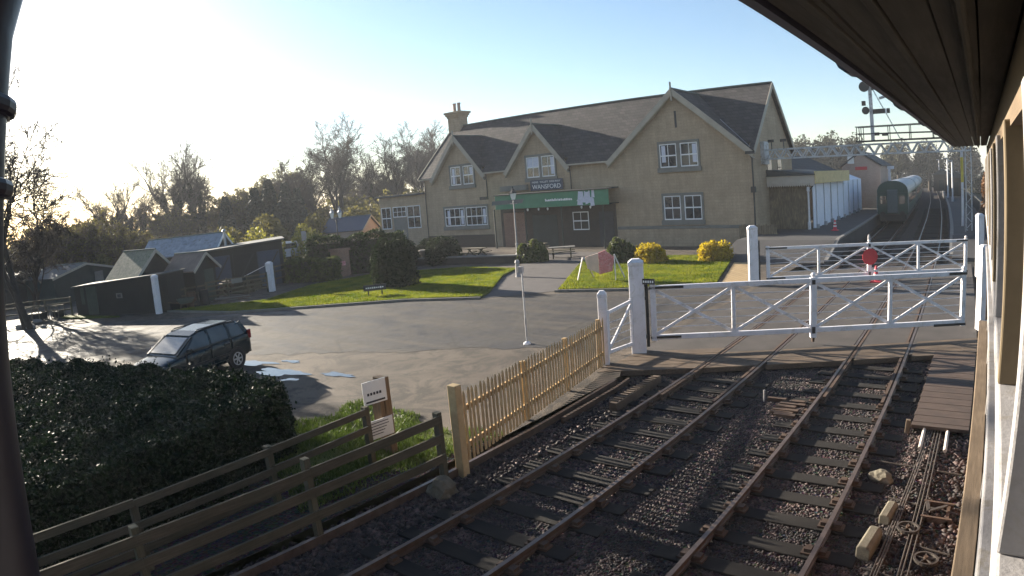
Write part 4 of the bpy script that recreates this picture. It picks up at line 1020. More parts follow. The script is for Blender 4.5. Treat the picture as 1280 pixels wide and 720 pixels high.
    for i, (x, y, h, lab) in enumerate(((-2.6 + off(130), 130, 3.0, 'small pale hut on the right platform beyond the train'), (-1 + off(105), 105, 2.6, 'white van shaped hut near the platform columns'))):
        t = thing('platform_hut', lab, 'hut', (x + 2, y, .9)); MB().box(x, x + 3, y, y + 4, .9, .9 + h).build('wall', 'oldbrick', t); MB().prism([(x - .2, y - .2, .9 + h), (x + 3.2, y - .2, .9 + h), (x + 1.5, y - .2, 1.9 + h)], (0, 4.4, 0)).build('roof', 'flatroof', t); MB().box(x + 1, x + 1.9, y - .03, y - .002, .95, 2.9).build('door', 'shed', t)
gantry()
def cones():
    for i, (x, y, z, lab) in enumerate(((-4.5, 30.1, .0, 'red and white traffic cone standing before the red disc'), (-9.7, 46.0, .9, 'red traffic cone on the platform behind the farther gate'))):
        t = thing('traffic_cone', lab, 'cone', (x, y, z), 0, 'red traffic cones')
        MB().lathe([(.17, .04), (.13, .15), (.05, .68), (.04, .72)], (x, y, z), 14).build('cone', 'redorange', t); MB().box(x - .24, x + .24, y - .24, y + .24, z, z + .05).build('base', 'redorange', t, bevel=.015)
        for z0 in (.26, .46): MB().lathe([(.164 - .15 * z0 + .004, z0), (.164 - .15 * (z0 + .1) + .004, z0 + .1)], (x, y, z), 14).build('reflective_band', 'signwhite', t)
cones()

# ------------------------------------------------------------------ parked car
def car():
    t = thing('parked_car', 'dark blue estate hatchback parked behind the hedge, windscreen catching the sun', 'car', (-20.1, 7.9, 0), R(197))
    def loft(secs, n): 
        mb = MB(); 
        for s in secs: mb.v += s
        k = len(secs[0])
        for i in range(len(secs) - 1):
            for j in range(k): a, b = i * k + j, i * k + (j + 1) % k; mb.f.append((a, b, b + k, a + k))
        mb.f.append(tuple(range(k))[::-1]); e = (len(secs) - 1) * k; mb.f.append(tuple(e + j for j in range(k))); return mb
    st = [(2.14, .6, .36, .6), (2.06, .72, .28, .7), (1.85, .81, .22, .78), (1.4, .85, .2, .86), (.9, .87, .2, .93), (.3, .88, .2, .97), (-.6, .885, .2, 1.0), (-1.4, .88, .22, 1.03), (-1.9, .85, .26, 1.05), (-2.08, .8, .34, 1.03), (-2.14, .72, .45, .95)]
    secs = []
    for y, hw, zb, zt in st:
        half = [(hw * .9, zb), (hw * .985, zb + .1), (hw, zb + .3 if zb + .3 < zt else zt - .15), (hw * .985, zt - .1), (hw * .93, zt - .01), (hw * .5, zt + .03)]
        secs.append([(x, y, z) for x, z in half] + [(-x, y, z) for x, z in reversed(half)])
    b = loft(secs, 12).build('body', 'navy', t, smooth=True, local=True)
    sm = b.modifiers.new('s', 'SUBSURF'); sm.levels = 1; sm.render_levels = 2
    gh = [(1.08, .76, .92, .70, .93), (.35, .80, .98, .64, 1.36), (.0, .81, .99, .62, 1.44), (-.8, .81, 1.0, .62, 1.48), (-1.55, .79, 1.02, .6, 1.44), (-1.82, .76, 1.03, .58, 1.34), (-2.02, .73, 1.03, .7, 1.06)]
    secs = []
    for y, hb, zb, ht, zt in gh: secs.append([(hb, y, zb - .05), (hb, y, zb + .02), (ht, y, zt), (-ht, y, zt), (-hb, y, zb + .02), (-hb, y, zb - .05)])
    loft(secs, 6).build('glazing', 'carglass', t, local=True)
    rf = [(.34, .65, 1.365), (.0, .64, 1.45), (-.8, .64, 1.49), (-1.55, .62, 1.455), (-1.86, .6, 1.33)]
    secs = [[(h, y, z), (h * .9, y, z + .045), (-h * .9, y, z + .045), (-h, y, z)] for y, h, z in rf]; loft(secs, 4).build('roof', 'navy', t, smooth=False, local=True, bevel=.02)
    for s in (-1, 1):
        MB().beam((s * .73, 1.06, .95), (s * .655, .33, 1.38), .07, .05).build('pillar', 'navy', t, local=True)
        for yb, yt in ((-.28, -.3), (-1.12, -1.15)): MB().beam((s * .815, yb, 1.0), (s * .635, yt, 1.47), .09, .03, up=(1, 0, 0)).build('pillar', 'navy', t, local=True)
        MB().beam((s * .76, -1.93, 1.05), (s * .6, -1.78, 1.42), .14, .06, up=(1, 0, 0)).build('pillar', 'navy', t, local=True)
        MB().tube([(s * .6, .1, 1.47), (s * .6, .0, 1.53), (s * .59, -1.5, 1.54), (s * .58, -1.65, 1.46)], .018, 8).build('roof_rail', 'black', t, local=True)
        MB().beam((s * .84, .72, 1.02), (s * 1.0, .66, 1.04), .1, .14).build('mirror', 'navy', t, local=True, bevel=.03)
        MB().box(s * .76 - .06, s * .76 + .06, -2.12, -1.98, .82, 1.12).build('tail_light', 'redlens', t, local=True, bevel=.02)
        MB().box(s * .62 - .16, s * .62 + .16, 1.96, 2.1, .62, .76).build('headlight', 'lampglass', t, local=True, bevel=.03)
        for y in (-.1, -.95): MB().box(s * .885 - .015, s * .885 + .02, y - .1, y + .1, .86, .9).build('handle', 'black', t, local=True)
        MB().box(s * .885 - .01, s * .885 + .012, -1.0, .9, .52, .58).build('side_strip', 'black', t, local=True)
        for y in (1.3, -1.28):
            w = MB().tube([(s * .7, y, .31), (s * .9, y, .31)], .315, 24).build('wheel', 'tyre', t, local=True, bevel=.02)
            mb = MB(); mb.tube([(s * .9, y, .31), (s * .906, y, .31)], .06, 12)
            for k in range(6):
                a = k * math.pi / 3; mb.beam((s * .905, y, .31), (s * .905, y + .2 * math.cos(a), .31 + .2 * math.sin(a)), .05, .012, up=(1, 0, 0))
            n = 20
            for k in range(n): a, c = 2 * math.pi * k / n, 2 * math.pi * (k + 1) / n; mb.beam((s * .905, y + .2 * math.cos(a), .31 + .2 * math.sin(a)), (s * .905, y + .2 * math.cos(c), .31 + .2 * math.sin(c)), .03, .012, up=(1, 0, 0))
            mb.build('rim', 'alloy', w, local=True)
            mb = MB(); mb.tube([(s * .84, y, .33), (s * .893, y, .33)], .375, 24); mb.build('wheel_arch', 'black', t, local=True)
    for s in (-1, 1):
        for y in (.78, -.26, -1.16): MB().beam((s * .872, y, .36), (s * .872, y + .02, 1.0), .012, .045, up=(1, 0, 0)).build('door_gap', 'black', t, local=True)
        MB().beam((s * .868, .8, .38), (s * .868, -1.16, .38), .045, .012).build('door_gap', 'black', t, local=True)
    MB().prism([(-.62, 1.02, .985), (.62, 1.02, .985), (.55, .39, 1.345), (-.55, .39, 1.345)], (0, .012, .02)).build('windscreen', 'screen', t, local=True)
    for s in (-1, 1):
        for ya, yb in ((.7, -.24), (-.33, -1.07), (-1.2, -1.78)):
            f = lambda y, z: s * (.822 - (z - 1.0) * .37 + .008)
            zt = 1.38 if ya < .5 else 1.36; zb = 1.04
            ya2 = ya - .42 if ya > .5 else ya - .02
            MB().prism([(f(ya, zb), ya, zb), (f(yb, zb), yb, zb), (f(yb, zt), yb - .02 if yb > -1.5 else yb + .12, zt), (f(ya, zt), ya2, zt)], (s * .006, 0, .002)).build('side_window', 'carglass', t, local=True)
    MB().box(-.26, .26, -2.155, -2.13, .72, .83).build('number_plate', 'yellow', t, local=True)
    MB().box(-.7, .7, -2.16, -2.06, .34, .5).build('bumper', 'black', t, local=True, bevel=.03)
    mb = MB().beam((-.6, 1.02, .965), (.1, .9, 1.0), .02, .02).beam((-.05, 1.02, .965), (.6, .9, 1.0), .02, .02); mb.build('wiper', 'black', t, local=True)
car()

# ------------------------------------------------------------------ lamps, boards, garden things
def lamp_post(x, y, h, label, heads=1, col='whiteold'):
    t = thing('lamp_post', label, 'lamp post', (x, y))
    MB().lathe([(.16, 0), (.16, .25), (.1, .35), (.085, .9), (.11, .95), (.065, 1.05), (.045, h - 1.0), (.07, h - .95), (.04, h - .85), (.04, h - .75)], (x, y, 0), 12).build('column', col, t)
    MB().tube([(x - .3, y, h - 1.05), (x + .3, y, h - 1.05)], .025, 6).build('ladder_bar', col, t)
    for dx in ([0] if heads == 1 else [-.55, .55]):
        if heads > 1: MB().tube([(x, y, h - .9), (x + dx, y, h - .85)], .035, 6).build('arm', 'black', t)
        q = 1 if heads == 1 else .7; MB().lathe([(.14 * q, 0), (.26 * q, .42), (.26 * q, .43)], (x + dx, y, h - .75), 6).build('lantern', 'lampglass', t)
        MB().lathe([(.3 * q, 0), (.3 * q, .04), (.14 * q, .22), (.12, .3), (.05, .36), (.04, .5)], (x + dx, y, h - .315), 6).build('lantern_cap', 'black' if heads == 1 else 'grey', t)
lamp_post(-30.0, 36.7, 4.9, 'tall white lamp post with one lantern in front of the green porch')
lamp_post(-44.8, 31.9, 4.6, 'lamp post with two pale lanterns above the dark hedge', 2, 'black')
def garden():
    t = thing('pole', 'thin grey pole with white bands standing at the road edge before the paling fence', 'pole', (-12.86, 15.86))
    MB().tube([(-12.86, 15.86, 0), (-12.86, 15.86, 2.45)], .025, 8).build('shaft', 'grey', t)
    for z in (.25, .62, 1.5): MB().tube([(-12.86, 15.86, z), (-12.86, 15.86, z + .2)], .031, 8).build('band', 'whiteold', t)
    MB().box(-12.98, -12.82, 15.8, 15.92, 2.25, 2.45).build('cap_box', 'whiteold', t, bevel=.01); MB().lathe([(.12, 0), (.1, .06), (.04, .09)], (-12.86, 15.86, 0), 10).build('foot', 'white', t)
    t = thing('lawn_sign', 'low black board with faded white lettering on two legs in the grass', 'sign', (-26.75, 21.0, .09))
    MB().beam((-27.1, 20.55, .5), (-26.4, 21.5, .5), .04, .3).build('board', 'ink', t)
    for u in (.2, .8): MB().beam((-27.1 + .7 * u, 20.55 + .95 * u, .0), (-27.1 + .7 * u, 20.55 + .95 * u, .4), .05, .05).build('leg', 'black', t)
    mb = MB(); rr = random.Random(3)
    for k in range(9):
        u = .1 + k * .09; mb.beam((-27.1 + .7 * u + .022, 20.55 + .95 * u - .016, .5), (-27.1 + .7 * (u + .06) + .022, 20.55 + .95 * (u + .06) - .016, .5), .006, rr.uniform(.05, .1))
    mb.build('mark', 'letter', t)
    t = thing('poster_board', 'tilted pink and cream poster board held between white legs on the lawn', 'poster board', (-17.4, 27.6, .09))
    c = Vector((-17.3, 27.4, .95)); u = Vector((.8, .6, 0)); w = Vector((.12, -.2, .97)).normalized(); n = u.cross(w)
    def P(a, b, e=0): return c + u * a + w * b + n * e
    MB().prism([P(-.62, -.2), P(-.05, -.5), P(-.05, .55), P(-.68, .4)], n * .03).build('cream_panel', 'creamposter', t)
    MB().prism([P(-.04, -.55), P(.62, -.42), P(.72, .3), P(.3, .68), P(-.04, .56)], n * .03).build('pink_panel', 'pinkposter', t)
    for a, b in ((P(-.8, .35, -.1), Vector((-18.6, 27.3, .05))), (P(.75, .4, -.1), Vector((-16.55, 27.6, .0))), (P(-.75, .4, .2), Vector((-18.3, 28.4, .05))), (P(.72, .5, .2), Vector((-16.6, 28.6, .05)))):
        MB().beam(a, b, .05, .05).build('leg', 'white', t)
    # low stone wall with pale coping, tubs and a bench in front of the building
    t = thing('garden_wall', 'low dark garden wall with pale coping left of the lamp post', 'wall', (-30, 33.5))
    MB().beam((-37.5, 31.9, .2), (-27.0, 34.2, .2), .3, .5).build('wall', 'oldbrick', t); MB().beam((-37.5, 31.9, .5), (-27.0, 34.2, .5), .42, .09).build('coping', 'coping', t, bevel=.01)
    for i, (x, y, lab) in enumerate(((-33.8, 36.4, 'wooden picnic bench by the building, left of the porch'), (-30.2, 39.0, 'picnic bench under the front of the green porch'), (-26.2, 36.8, 'pale topped picnic bench near the green shrub'))):
        t = thing('picnic_bench', lab, 'bench', (x, y), .3 * i, 'picnic benches')
        m = 'coping' if i == 2 else 'fencepost'
        MB().box(-.9, .9, -.38, .38, .70, .75).build('tabletop', m, t, local=True)
        for s in (-1, 1):
            MB().box(-.9, .9, s * .75 - .13, s * .75 + .13, .42, .47).build('seat', 'fencepost', t, local=True)
            MB().beam((s * .6, -.75, 0), (s * .6, .2, .7), .08, .08).beam((s * .6, .75, 0), (s * .6, -.2, .7), .08, .08).beam((s * .6, -.8, .38), (s * .6, .8, .38), .08, .06).build('leg', 'fencepost', t, local=True)
    for i, (x, y, s, lab) in enumerate(((-36.2, 33.3, .5, 'pale stone planter on the bed left of the porch'), (-34.2, 33.9, .42, 'small stone planter beside the first, nearer the lamp post'))):
        t = thing('planter', lab, 'planter', (x, y), 0, 'stone planters'); MB().lathe([(.2, 0), (.16, .15), (.12, .5), (.3, .8), (.34, .95), (.3, 1.0)], (x, y, 0), 12).build('urn', 'coping', t)
    t = thing('bollard', 'short pale bollard standing beside the path in front of the lamp', 'bollard', (-23.3, 28.4)); MB().lathe([(.16, 0), (.14, .1), (.12, .75), (.15, .8), (.1, .95)], (-23.3, 28.4, 0), 12).build('shaft', 'whiteold', t)
    t = thing('brick_pillar', 'square brick pillar with lit edge at the end of the dark hedge', 'pillar', (-37.7, 26.8)); MB().box(-38.2, -37.2, 26.4, 27.3, 0, 1.75).build('shaft', 'brick', t); MB().box(-38.28, -37.12, 26.32, 27.38, 1.75, 1.9).build('cap', 'brick', t)
    MB().box(-37.195, -37.18, 26.6, 26.9, .75, 1.05).build('notice', 'pinkposter', t)
garden()

# ------------------------------------------------------------------ yard buildings on the left
def gable_house(name, label, loc, rz, w, L, he, hr, wm, rm, door=None, ov=.25, cat='shed'):
    t = thing(name, label, cat, (*loc, 0), R(rz))
    MB().prism([(-w / 2, 0, -.1), (w / 2, 0, -.1), (w / 2, 0, he), (0, 0, hr - .08), (-w / 2, 0, he)], (0, L, 0)).build('wall', wm, t, local=True)
    sl = (hr - he) / (w / 2); mb = MB()
    for s in (-1, 1): mb.prism([(0, -ov, hr), (s * (w / 2 + ov), -ov, he - sl * ov), (s * (w / 2 + ov), L + ov, he - sl * ov), (0, L + ov, hr)], (0, 0, .07))
    r = mb.build('roof', rm, t, local=True); MB().beam((0, -ov, hr + .08), (0, L + ov, hr + .08), .12, .08).build('ridge', 'lead', r, local=True)
    mb = MB()
    for s in (-1, 1): mb.beam((0, -ov - .02, hr - .02), (s * (w / 2 + ov), -ov - .02, he - sl * ov - .02), .04, .16)
    mb.build('bargeboard', 'barge' if rm != 'blueroof' else 'whiteframe', t, local=True)
    if door:
        d = MB().box(door[0] - .4, door[0] + .4, -.04, -.001, 0, min(1.95, he)).build('door', door[1], t, local=True); MB().box(door[0] + .25, door[0] + .33, -.08, -.041, .95, 1.0).build('handle', 'black', d, local=True)
    return t
def yard():
    t = thing('long_shed', 'long low dark boarded shed by the road with a greenish door', 'shed', (-43.2, 9.9), math.atan2(3.9, 7.0))
    L = 7.7
    MB().prism([(0, 0, -.1), (L, 0, -.1), (L, 0, 2.15), (0, 0, 1.75)], (0, 1.6, 0)).build('wall', 'shed', t, local=True)
    MB().prism([(-.15, -.15, 1.75), (L + .1, -.15, 2.16), (L + .1, 1.75, 2.16), (-.15, 1.75, 1.75)], (0, 0, .07)).build('roof', 'flatroof', t, local=True)
    MB().box(1.05, 1.95, -.035, -.001, .05, 1.75).build('door', 'sheddoor', t, local=True); MB().box(.55, .85, -.03, -.001, .7, 1.7).build('shutter', 'sheddoor', t, local=True)
    n = MB().box(3.6, 4.1, -.02, -.001, .95, 1.25).build('notice', 'coping', t, local=True); MB().box(3.7, 3.98, -.024, -.0205, 1.0, 1.18).build('print', 'ink', n, local=True)
    gable_house('cottage', 'dark brick outhouse with a mossy sunlit tile roof behind the long shed', (-39.6, 14.2), 104, 2.9, 3.2, 2.05, 3.45, 'oldbrick', 'mossroof', (.6, 'shed'), cat='outhouse')
    gable_house('hut', 'small dark hut with a brown roof right of the mossy outhouse', (-37.6, 16.6), 112, 1.9, 2.2, 2.15, 2.95, 'shed', 'brownroof', (.3, 'sheddoor'), cat='hut')
    gable_house('metal_barn', 'long barn with pale blue metal roof behind the huts', (-45.2, 21.6), 128, 3.0, 6.0, 2.7, 3.8, 'shed', 'blueroof', cat='barn')
    t = thing('workshop', 'dark workshop with big braced doors and a low sloping roof beside the yard gate', 'workshop', (-42.3, 18.4), math.atan2(5.0, 2.7))
    L = 5.7; MB().prism([(0, 0, -.1), (L, 0, -.1), (L, 0, 2.95), (0, 0, 2.7)], (0, 4, 0)).build('wall', 'shed', t, local=True)
    MB().prism([(-.2, -.2, 2.72), (L + .2, -.2, 2.97), (L + .2, 4.2, 2.97), (-.2, 4.2, 2.72)], (0, 0, .1)).build('roof', 'flatroof', t, local=True)
    for k in range(3):
        a = .5 + k * 1.7; d = MB().box(a, a + 1.55, -.05, -.001, 0, 2.35).build('door', 'signblue' if k != 1 else 'shed', t, local=True)
        MB().beam((a + .08, -.065, .1), (a + 1.47, -.065, 2.25), .03, .1).beam((a + .04, -.065, 0), (a + .04, -.065, 2.35), .03, .08).build('brace', 'black', d, local=True)
    t = thing('yard_gate', 'long low barred yard gate with wires beside the stout white post', 'gate', (-37.5, 16.6))
    A, B = Vector((-37.6, 16.6, 0)), Vector((-36.75, 20.35, 0))
    for z in (.3, .6, .9, 1.15): MB().beam(A + Vector((0, 0, z)), B + Vector((0, 0, z)), .04, .09).build('bar', 'fencepost', t)
    for u in (0, .33, .66, 1): MB().beam(A.lerp(B, u) + Vector((0, 0, .0)), A.lerp(B, u) + Vector((0, 0, 1.25)), .08, .08).build('upright', 'fencepost', t)
    MB().tube([A.lerp(B, .6) + Vector((0, 0, 1.15)), B + Vector((0, 0, 1.65))], .02, 6).build('stay', 'white', t)
    nb = MB().beam(A.lerp(B, .4) + Vector((.06, 0, 1.0)), A.lerp(B, .58) + Vector((.06, 0, 1.0)), .02, .28).build('notice', 'dressing', t)
    rail_fence([(-36.9, 13.5), (-37.2, 15.0), (-37.55, 16.5)], (.35, .7, 1.05), 'low dark rail fence between the lone white post and the yard gate', .1, 1.15)
    rail_fence([(-39.0, 22.2), (-40.2, 25.0), (-41.4, 27.8)], (.5, .95, 1.3), 'weathered rail fence running back behind the stout white post', .1, 1.4)
    rail_fence([(-46.5, 5.6), (-44.6, 8.2), (-43.4, 9.6)], (.5, .9, 1.2), 'broken rail fence at the far left end of the long shed', .08, 1.25)
    t = thing('log_pile', 'round end stack of cut logs beside the yard gate', 'logs', (-37.6, 18.2)); mb = MB(); rr = random.Random(9)
    for k in range(26): a, r = rr.uniform(0, 6.3), .5 * math.sqrt(rr.random()); y, z = 18.1 + r * math.cos(a), .55 + r * math.sin(a); mb.tube([(-38.3, y, z), (-37.75, y, z)], .075, 8)
    mb.build('logs', 'deck', t)
    for i, (x, y, sx, sy, h, lab) in enumerate(((-44.6, 6.9, 1.2, .8, .9, 'metal crate frame lying at the left end of the yard'), (-44.0, 8.4, .6, .6, .8, 'small wire crate beside the metal frame by the shed end'))):
        t = thing('crate', lab, 'crate', (x, y), .6); mb = MB()
        for z in (.05, h): 
            for a, b in (((0, 0), (sx, 0)), ((sx, 0), (sx, sy)), ((sx, sy), (0, sy)), ((0, sy), (0, 0))): mb.beam((*a, z), (*b, z), .05, .05)
        for a in ((0, 0), (sx, 0), (sx, sy), (0, sy), (sx / 2, 0)): mb.beam((*a, 0), (*a, h), .05, .05)
        mb.build('frame', 'concrete', t, local=True); MB().box(.05, sx - .05, .05, sy - .05, .1, h * .6).build('load', 'shed', t, local=True)
    for i, (x, y, s, lab) in enumerate(((-41.6, 6.6, .3, 'largest pale rubble stone at the far left road edge'), (-42.4, 6.1, .22, 'pale rubble stone left of the largest one'), (-40.6, 7.2, .16, 'small pale stone right of the largest one'), (-43.5, 7.4, .25, 'pale stone beside the broken rail fence'))): rock('rubble_stone', lab, (x, y, 0), (s * 1.6, s, s * .7), 'coping', 30 + i, 'rock')
    gable_house('bungalow', 'distant low house with dark blue roof beyond the dark hedge', (-56.5, 44.6), 118, 4.6, 4.6, 2.2, 3.5, 'pinkbrick', 'signblue', cat='house')
    gable_house('far_shed', 'low grey shed with small window far behind the long shed', (-54, 13.5), 110, 6, 5, 2.0, 2.7, 'darkgreen', 'flatroof', (1.2, 'coping'), cat='shed')
    gable_house('far_shed', 'long pale edged shed roof at the far left below the bare tree', (-57, 9.2), 100, 7, 6, 1.9, 2.6, 'shed', 'flatroof', cat='shed')
    t = thing('parked_van', 'small white van far off between the workshop and the hedge', 'van', (-58.3, 35.0), R(70))
    MB().prism([(-2.0, -.85, .35), (2.0, -.85, .35), (2.1, -.85, .9), (1.5, -.85, 1.1), (1.0, -.85, 1.8), (-2.0, -.85, 1.85)], (0, 1.7, 0)).build('body', 'white', t, bevel=.06, local=True)
    MB().box(-1.7, .9, -.87, -.855, 1.15, 1.65).build('window', 'glass', t, local=True)
    for x in (-1.3, 1.3): MB().tube([(x, -.9, .33), (x, .9, .33)], .33, 16).build('wheel', 'tyre', t, local=True)
    t = thing('sign_post', 'slim white post with a pale board far behind the workshop', 'sign', (-46.3, 29.65)); MB().box(-46.38, -46.22, 29.57, 29.73, 0, 3.0).build('post', 'white', t); MB().box(-46.6, -46.0, 29.5, 29.56, 2.3, 3.1).build('board', 'whiteold', t)
yard()
def clutter():
    rr = random.Random(17)
    for i, (x, y, lab) in enumerate(((-36.9, 15.2, 'rusty oil drum standing against the small brown roofed hut'), (-36.6, 15.9, 'dark oil drum beside the rusty one at the hut'))):
        t = thing('oil_drum', lab, 'drum', (x, y)); MB().lathe([(.28, 0), (.29, .02), (.28, .3), (.295, .32), (.28, .34), (.28, .58), (.295, .6), (.28, .62), (.28, .86), (.29, .88)], (x, y, 0), 18).build('shell', 'rust' if i == 0 else 'shed', t); MB().lathe([(.26, .88), (.26, .885)], (x, y, 0), 18).build('lid', 'rust', t)
    for i, (x, y, n, rz, lab) in enumerate(((-37.5, 19.6, 5, .3, 'stack of weathered pallets in front of the workshop doors'), (-39.4, 21.4, 3, .8, 'low stack of pallets beside the stout white post'))):
        t = thing('pallet_stack', lab, 'pallets', (x - 1.2, y), rz)
        for k in range(n):
            mb = MB(); z = k * .15
            for q in range(6): mb.box(-.6, .6, -.5 + q * .19, -.39 + q * .19, z + .11, z + .135)
            for q in (-.5, 0, .42): mb.box(-.6, .6, q, q + .09, z, z + .11)
            mb.build('pallet', 'fencepost', t, local=True)
    t = thing('plank_pile', 'untidy pile of pale planks lying before the yard gate', 'planks', (-36.6, 17.6), .9)
    for k in range(9): MB().beam((rr.uniform(-1.2, -.9), rr.uniform(-.4, .4), .03 + .045 * (k // 3)), (rr.uniform(.9, 1.3), rr.uniform(-.4, .4), .03 + .045 * (k // 3)), .16, .035).build('plank', 'deck' if k % 2 else 'coping', t, local=True)
    t = thing('wheelbarrow', 'small dark wheelbarrow parked against the low yard fence', 'wheelbarrow', (-36.3, 14.6), 1.2)
    MB().add([(-.35, -.28, .35), (.3, -.22, .35), (.3, .22, .35), (-.35, .28, .35), (-.55, -.36, .62), (.5, -.3, .62), (.5, .3, .62), (-.55, .36, .62)], [(0, 1, 2, 3), (0, 4, 5, 1), (1, 5, 6, 2), (2, 6, 7, 3), (3, 7, 4, 0)]).build('tray', 'sheddoor', t, local=True)
    MB().tube([(.62, -.04, .2), (.62, .04, .2)], .2, 16).build('wheel', 'tyre', t, local=True)
    for s_ in (-1, 1): MB().tube([(.62, s_ * .06, .2), (-.2, s_ * .24, .34), (-1.05, s_ * .28, .55)], .02, 6).build('handle', 'rust', t, local=True)
    for s_ in (-1, 1): MB().tube([(-.3, s_ * .24, .34), (-.4, s_ * .24, 0)], .02, 6).build('leg', 'rust', t, local=True)
    t = thing('water_butt', 'dark upright water tank at the left end of the cottage roof', 'tank', (-40.6, 12.6)); MB().lathe([(.42, 0), (.46, .1), (.46, 1.9), (.4, 2.1), (.12, 2.2)], (-40.6, 12.9, 0), 16).build('tank', 'flatroof', t); MB().tube([(-40.6, 12.9, 2.2), (-40.6, 12.9, 2.5)], .05, 8).build('vent', 'grey', t)
    t = thing('flue_pipe', 'metal stove pipe with a cowl on the workshop roof', 'flue', (-43.4, 21.0, 2.9)); MB().tube([(-43.4, 21, 2.7), (-43.4, 21, 3.9)], .09, 10).build('pipe', 'grey', t); MB().lathe([(.2, 0), (.03, .18)], (-43.4, 21, 3.95), 12).build('cowl', 'grey', t)
clutter()

# ------------------------------------------------------------------ trees
def grow(seed, h, trunk_r, forks, spread, levels=5, start=.25, up=.25, multi=1, twig_r=.012):
    """skeleton of a leafless tree: lists of (points, radii) for wood and for twigs"""
    rr = random.Random(seed); wood_, twig_ = [], []
    def branch(p, d, L, r, lev):
        n = 4 if lev < 2 else 3; pts = [p.copy()]; rad = [r]; q = p.copy(); dd = d.copy()
        end = r * (.6 if lev < levels - 1 else .35)
        for i in range(n):
            w = .16 + .05 * lev
            dd = (dd + Vector((rr.gauss(0, w), rr.gauss(0, w), rr.gauss(0, w) + up * .25))).normalized()
            q = q + dd * L / n; pts.append(q.copy()); rad.append(max(twig_r * .8, r + (end - r) * (i + 1) / n))
        (wood_ if lev < 2 else twig_).append((pts, rad))
        if lev >= levels: return
        k = forks[min(lev, len(forks) - 1)]
        for j in range(k):
            u = (start if lev == 0 else .3) + (1 - (start if lev == 0 else .3)) * (j + rr.random() * .8) / k
            u = min(u, .999); i = min(int(u * n), n - 1); f = u * n - i
            bp = pts[i].lerp(pts[i + 1], f); br = rad[i] + (rad[i + 1] - rad[i]) * f
            base = (pts[i + 1] - pts[i]).normalized(); ax = base.orthogonal().normalized(); ax.rotate(Matrix.Rotation(rr.uniform(0, 6.28), 3, base))
            a = rr.uniform(.35, .75) * spread * (1.15 if lev == 0 else 1)
            nd = (base * math.cos(a) + ax * math.sin(a)).normalized()
            Lc = L * rr.uniform(.45, .72) * (1 - .35 * u if lev == 0 else 1)
            branch(bp, nd, Lc, max(twig_r, br * rr.uniform(.5, .72)), lev + 1)
        branch(q, dd, L * rr.uniform(.45, .6), max(twig_r, end * .9), lev + 1)
    for m in range(multi):
        a = 6.28 * m / multi + rr.random(); t = .0 if multi == 1 else .16
        branch(Vector((.25 * math.cos(a) * (multi > 1), .25 * math.sin(a) * (multi > 1), -.2)), Vector((math.cos(a) * t, math.sin(a) * t, 1)).normalized(), h * .55 * rr.uniform(.85, 1.05), trunk_r * (1 if multi == 1 else .75), 0)
    return wood_, twig_
def tubes_raw(name, segs, n, m, parent, smooth=True):
    V = []; F = []; o = 0
    for pts, rad in segs:
        P = np.array([tuple(p) for p in pts]); D = np.gradient(P, axis=0); D /= np.linalg.norm(D, axis=1)[:, None] + 1e-9
        ref = np.array((1., 0, 0)) if abs(D[0, 0]) < .8 else np.array((0, 1., 0))
        X = np.cross(D, ref); X /= np.linalg.norm(X, axis=1)[:, None] + 1e-9; Y = np.cross(D, X)
        an = np.arange(n) * 2 * np.pi / n; rd = np.array(rad)[:, None, None]
        ring = P[:, None] + rd * (X[:, None] * np.cos(an)[None, :, None] + Y[:, None] * np.sin(an)[None, :, None])
        k = len(P); V.append(ring.reshape(-1, 3)); i = np.arange(k - 1)[:, None]; j = np.arange(n)[None]; j2 = (j + 1) % n
        F.append((o + np.stack([i * n + j, i * n + j2, (i + 1) * n + j2, (i + 1) * n + j], -1)).reshape(-1, 4)); o += k * n
    return raw(name, np.concatenate(V), np.concatenate(F), m, parent, smooth)
def tree_proto(name, label, seed, h, r, forks, spread, levels=5, leaf=None, ivy=0, bark='bark', twig='twig', leafm='autumn', leafs=.22, group=None, cat='tree', **kw):
    t = thing(name, label, cat, (0, 0, 0), 0, group); w, tw = grow(seed, h, r, forks, spread, levels, **kw)
    top = max(p.z for s in w + tw for p in s[0]); k = h / top
    for s in w + tw:
        for p in s[0]: p *= k
    tubes_raw('trunk', w, 7, bark, t); tubes_raw('crown', tw, 3, twig, t)
    rng = np.random.default_rng(seed)
    if leaf:
        pts = np.array([tuple(p) for s in tw for p in s[0][1:]]); pts = pts[rng.random(len(pts)) < leaf]; pts = np.repeat(pts, 2, 0) + rng.normal(0, .12, (len(pts) * 2, 3))
        vs, fs = leaves(pts, leafs, rng); raw('foliage', vs, fs, leafm, t)
    if ivy:
        P = []
        for pts, rad in w:
            for a, b, ra in zip(pts, pts[1:], rad):
                if a.z > h * ivy: continue
                n = int((b - a).length * 190); u = rng.random((n, 1)); q = np.array(a) + (np.array(b) - np.array(a)) * u; th = rng.normal(size=(n, 3)); th /= np.linalg.norm(th, axis=1)[:, None]
                wob = .32 + .2 * np.sin(q[:, 2:3] * 1.7 + seed) + .12 * np.sin(q[:, 2:3] * 4.1)
                P.append(q + th * (ra + wob * rng.random((n, 1)) ** .5 * (1.15 - .5 * q[:, 2:3] / (h * ivy))))
        vs, fs = leaves(np.concatenate(P), .2, rng); raw('ivy', vs, fs, 'ivy', t)
    return t
